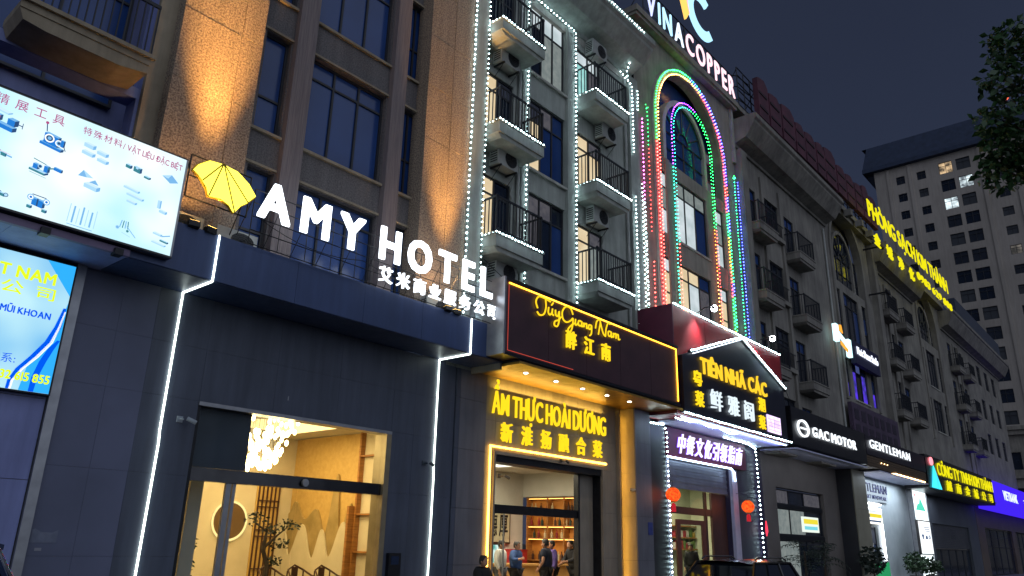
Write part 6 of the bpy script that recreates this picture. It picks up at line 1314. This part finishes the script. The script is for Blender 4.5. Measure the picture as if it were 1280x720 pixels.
# ================================================================== cars
def car(loc, L, Wd, H, paint, label, tail):
    """side profile along x (front = -x), built from lofted rings so sides bulge and the cabin tapers"""
    c = thing('parked_car', loc, label, 'car'); X, Y, Z = loc
    P = lambda x, y, z: (X+x, Y+y, Z+z)
    xs_ = [-L/2, -L/2+.12, -L/2+.5, -L*.24, -L*.12, 0, L*.18, L*.34, L/2-.25, L/2-.05, L/2]
    belt = [.55, .74, .82, .90, .93, .95, .97, .98, .97, .92, .6]; wf = [.72, .86, .95, 1, 1, 1, 1, .99, .96, .9, .8]
    mb = MB(); n = len(xs_); ring = 8
    for i, x in enumerate(xs_):
        w_ = Wd/2*wf[i]; b = belt[i]*H/1.6; lo = .28 if 0 < i < n-1 else .38
        for (yy, zz) in ((-w_*.94, lo), (-w_, lo+.22), (-w_*1.0, b*.82), (-w_*.93, b), (w_*.93, b), (w_, b*.82), (w_, lo+.22), (w_*.94, lo)): mb.v.append(P(x, yy, zz))
    for i in range(n-1):
        for j in range(ring): a = i*ring+j; b_ = i*ring+(j+1) % ring; mb.f.append([a, b_, b_+ring, a+ring]); mb.mi.append(0)
    mb.f.append(list(range(ring))[::-1]); mb.mi.append(0); mb.f.append([(n-1)*ring+j for j in range(ring)]); mb.mi.append(0)
    mb.build('body', paint, c, smooth=False)
    # cabin: pillars/roof shell and glass
    bz, tz = .95*H/1.6, H
    base = [(-L*.19, .92), (L*.43, .90)]; topx = (-L*.055, L*.36)
    def ringc(z_t, ins):       # interpolate between belt and roof
        return [(base[0][0]+(topx[0]-base[0][0])*z_t, ins), (base[1][0]+(topx[1]-base[1][0])*z_t, ins)]
    wB, wT = Wd/2*.90, Wd/2*.70
    g_ = MB()
    A = [P(base[0][0], -wB, bz), P(base[1][0], -wB, bz), P(base[1][0], wB, bz), P(base[0][0], wB, bz)]
    Bt = [P(topx[0], -wT, tz-.07), P(topx[1], -wT, tz-.07), P(topx[1], wT, tz-.07), P(topx[0], wT, tz-.07)]
    for k, nm in enumerate(('side_window', 'rear_window', 'side_window', 'windscreen')):
        MB().quad(A[k], A[(k+1) % 4], Bt[(k+1) % 4], Bt[k]).build(nm, mat('car_glass', '#10141c', '#0b0e15', 2, .04, spec=1), c)
    rf_ = MB(); m_ = 9
    rows = []
    for i in range(m_):
        t = i/(m_-1); x = topx[0]-.05+(topx[1]-topx[0]+.12)*t; cz = tz-.07+.07*sin(pi*min(1, max(0, .12+.76*t)))
        rows.append([P(x, yy*wT*1.02, cz-(.0 if abs(yy) < .9 else .045)+.012*(1-yy*yy)) for yy in (-1, -.93, -.5, 0, .5, .93, 1)])
    for r_ in rows: rf_.v += r_
    for i in range(m_-1):
        for j in range(6): a = i*7+j; rf_.f.append([a, a+1, a+8, a+7]); rf_.mi.append(0)
    rf_.build('roof', paint, c, smooth=True)
    for sy in (-1, 1):
        pl_ = MB()
        for t in (0, .32, .64, 1):
            xb_ = base[0][0]+(base[1][0]-base[0][0])*t; xt = topx[0]+(topx[1]-topx[0])*t
            pl_.tube([P(xb_, sy*wB*1.005, bz), P(xt, sy*wT*1.01, tz-.06)], .028, 5)
        pl_.tube([P(topx[0], sy*wT*1.01, tz-.06), P(topx[1], sy*wT*1.01, tz-.06)], .028, 5); pl_.build('pillars', paint, c)
        MB().tube([P(topx[0]+.15, sy*wT*.93, tz+.0), P(topx[0]+.28, sy*wT*.93, tz+.05), P(topx[1]-.3, sy*wT*.93, tz+.05), P(topx[1]-.12, sy*wT*.93, tz+.0)], .018, 6).build('roof_rail', mat('chrome', '#c8ccd4', '#b8bcc4', 3, .12, 1), c)
        MB().tube([P(base[0][0], sy*wB*1.02, bz+.0), P(base[1][0]-.15, sy*wB*1.02, bz+.0), P(base[1][0]-.02, sy*wB*1.0, bz+.12), P(topx[1]+.04, sy*wT*1.03, tz-.08)], .012, 5).build('chrome_strip', MATS['chrome'], c)
        MB().ball(P(base[0][0]+.28, sy*(wB+.14), bz+.08), .10, 0, 8, 5, .7).build('wing_mirror', paint, c)
        for x in (-L*.31, L*.31):
            wh = MB()
            prw = [(.0, -.10), (.2, -.10), (.32, -.09), (.34, -.05), (.34, .05), (.32, .09), (.2, .10), (.0, .10)]
            wh.lathe(prw, (0, 0, 0), 20).xf(Matrix.Translation(P(x, sy*(Wd/2-.11), .34)) @ Matrix.Rotation(pi/2, 4, 'X')); w2 = wh.build('wheel', rubber, c)
            MB().lathe([(.0, .0), (.05, .012), (.19, .0), (.21, -.02)], (0, 0, 0), 14).xf(Matrix.Translation(P(x, sy*(Wd/2-.005), .34)) @ Matrix.Rotation(-sy*-pi/2, 4, 'X')).build('rim', alum, w2)
            ar = [P(x+.40*cos(a), sy*Wd/2*1.0, .34+.40*sin(a)) for a in [pi*i/12 for i in range(13)]]
            MB().tube(ar, .03, 5).build('wheel_arch', blackp, c)
        MB().box(X-L/2+.02, X-L/2+.16, Y+sy*(Wd*.33)-.17, Y+sy*(Wd*.33)+.17, Z+.62, Z+.74).build('headlight', mat('headlight_glass', '#aeb6c0', rough=.1), c)
        MB().box(X+L/2-.14, X+L/2-.01, Y+sy*(Wd*.36)-.12, Y+sy*(Wd*.36)+.12, Z+.78, Z+1.0).build('tail_light', tail, c)
    MB().prism([(topx[1]+X-.05, tz-.03+Z), (topx[1]+X+.10, tz-.07+Z), (topx[1]+X+.10, tz-.11+Z), (topx[1]+X-.02, tz-.09+Z)], Y-wT*.96, Y+wT*.96).build('spoiler', paint, c)
    MB().box(X+L/2-.06, X+L/2+.02, Y-.26, Y+.26, Z+.62, Z+.74).build('number_plate', creamw, c)
    return c
tl = mat('red_tail_glass', '#7c1018', '#5c0a10', 4, .1)
car((15.9, 7.55, -.13), 4.5, 1.82, 1.50, carp, 'dark shiny crossover parked at the kerb before the gabled shop', tl)
car((.42, 7.75, -.13), 4.6, 1.86, 1.69, carb, 'dark blue car cut off at the lower left corner', tl)

# ================================================================== trees and plants
def tree(loc, h, blobs, n, size, label, seed, mt_=leaf, group=None):
    t = thing('street_tree', loc, label, 'tree', group); x, y, z = loc; rg = random.Random(seed)
    tk = MB().tube([(x, y, z), (x+.1, y, z+h*.3), (x-.05, y+.05, z+h*.55), (x+.05, y, z+h*.8)], [.2, .16, .13, .07], 9)
    for (bx, by, bz_, rx, ry, rz) in blobs:
        s_ = rg.uniform(.45, .7); tk.tube([(x, y+.02, z+h*s_), ((x+bx)/2, (y+by)/2, (z+h*s_+bz_)/2+.2), (bx, by, bz_)], [.07, .045, .015], 5)
    tk.build('trunk', bark, t)
    leaves(blobs, n, size, mt_, 'crown', t, seed=seed, droop=.5); return t
bl = []; rg = random.Random(31)
for (bx, by, bz_) in ((13.75, .75, 9.9), (13.9, .95, 9.3), (14.1, 1.15, 8.7), (14.3, 1.2, 8.25), (14.5, 1.3, 7.95), (14.6, .8, 8.0), (14.1, .3, 9.8), (14.2, .2, 9.2), (14.6, .2, 8.5), (14.4, -.8, 9.9), (14.5, -1.4, 9.2), (14.8, -2.4, 9.7), (15.4, -1.2, 9.8), (15.2, -.4, 9.4), (15, -3.2, 8.9), (14.0, -2.8, 9.9), (15.6, .1, 8.4)):
    bl.append((bx, by, bz_, .52, .44, .34))
tree((14.7, -1.9, -.0), 9.5, bl, 300, .15, 'leafy street tree reaching in at the upper right', 31, mat('tree_leaf', '#335a2a', '#1c3618', 1.5, .5))
struct(MB().box(-60, 300, -3.2, -1.0, -.129, 0.0).build('median_strip', kerbm))
tree((92, 9.9, 0), 8.2, [(92+a, 9.9+b, 7.6+c, 2.0, 1.2, 1.0) for a, b, c in ((0, 0, 0), (2, .3, .4), (-2, 0, -.3), (3.8, 0, .1), (.5, -.5, 1)) ], 260, .42, 'dark round tree beyond the deep blue bank sign', 8, leafd)
def palm(loc, label, nf, ln, seed, group=None):
    p = thing('potted_palm', loc, label, 'plant', group); x, y, z = loc; rg = random.Random(seed)
    MB().lathe([(.22, 0), (.28, .1), (.30, .55), (.34, .6), (.0, .58)], (x, y, z), 14).build('pot', terr, p); MB().tube([(x, y, z+.55), (x+.02, y, z+1.2), (x, y, z+1.55)], [.05, .04, .03], 7).build('stem', bark, p)
    for i in range(nf):
        a = 2*pi*i/nf+rg.uniform(-.3, .3); up_ = rg.uniform(.35, 1.15); L = ln*rg.uniform(.8, 1.15); b0 = Vector((x, y, z+rg.uniform(.9, 1.6))); mb = MB(); pts = []
        for k in range(8): t = k/7; pts.append(b0 + Vector((cos(a)*L*t*cos(up_*.8), sin(a)*L*t*cos(up_*.8), L*(t*sin(up_)-.75*t*t))))
        mb.tube(pts, .007, 3); sd_ = Vector((-sin(a), cos(a), 0))
        for k in range(1, 8):
            for sg in (-1, 1):
                q = pts[k]; l_ = .26*sin(pi*min(1, (k+.6)/8.2))+.05; d = (pts[k]-pts[k-1]).normalized(); e_ = q + sd_*sg*l_ + d*.10 + Vector((0, 0, -.09)); mb.add([q, q+d*.05+sd_*sg*l_*.45+Vector((0, 0, .0)), e_, q-d*.01+sd_*sg*l_*.45], [(0, 1, 2, 3)])
        mb.build('frond', leafd, p)
    return p
palm((31.2, 11.7, 0), 'tall potted palm left of the car shop window', 16, 1.5, 3); palm((31.9, 11.2, 0), 'shorter potted palm in front of the car shop', 13, 1.0, 5)
for (x, y, h_, lb, sd__) in ((46.5, 11.6, 1.5, 'bushy green plant at the foot of the cool white wall', 1), (49.3, 11.5, 1.25, 'smaller green plant beside the tall white light box', 2), (38.0, 11.2, 1.7, 'dark leafy shrub in front of the stone pier', 3)):
    p = thing('potted_shrub', (x, y, 0), lb, 'plant'); MB().lathe([(.25, 0), (.33, .45), (.0, .43)], (x, y, 0), 12).build('pot', pot, p); MB().tube([(x, y, .4), (x, y, h_*.7)], .03, 5).build('stem', bark, p)
    leaves([(x, y, h_*.72, .85, .5, h_*.35)], 420, .22, leaf if sd__ < 3 else leafd, 'foliage', p, seed=sd__)

# ================================================================== cables and pipes on the facades
def wire(label, pts, sag, r=.012, name='cable'):
    mb = MB()
    for a, b in zip(pts, pts[1:]):
        a, b = Vector(a), Vector(b); mb.tube([tuple(a.lerp(b, t) - Vector((0, 0, sag*4*t*(1-t)))) for t in [i/8 for i in range(9)]], r, 4)
    return tag(mb.build(name, cable, kind=None), label, 'cable')
wire('thin cable sagging below the white hotel letters', [(6.3, 11.42, 6.9), (8.6, 11.42, 6.8), (12.4, 11.42, 6.75)], .18, .008)
wire('power cable looping from apartment pier to the brown sign box', [(12.7, 12.0, 8.2), (14.4, 11.6, 7.5)], .12)
wire('black cable drooping from the red signboard to grey terrace', [(28.9, 11.2, 8.4), (33.5, 12.3, 7.5), (38, 12.3, 7.4), (41, 12.2, 7.8)], .35)
wire('black cable running along the arched facade base', [(21, 12.4, 9.0), (24.8, 12.38, 8.92), (29.2, 12.38, 9.05)], .05)
for x, z1, lb in ((20.1, 17.4, 'grey drain pipe beside the right balconies of the pale facade'), (14.4, 17.3, 'grey drain pipe behind the left balconies of the pale facade'), (40.4, 18.5, 'drain pipe at the seam of the grey terrace'), (30.15, 18.4, 'drain pipe on the first pier of the grey terrace')):
    d = thing('drain_pipe', (x, WY-.08, 5.6), lb, 'pipe'); MB().tube([(x, WY-.08, 5.6), (x, WY-.08, z1)], .05, 8).build('pipe', acw, d)
    for k in range(4): MB().lathe([(.05, -.04), (.065, -.04), (.065, .04), (.05, .04)], (x, WY-.08, 7+k*3), 10).build('collar', acw, d)
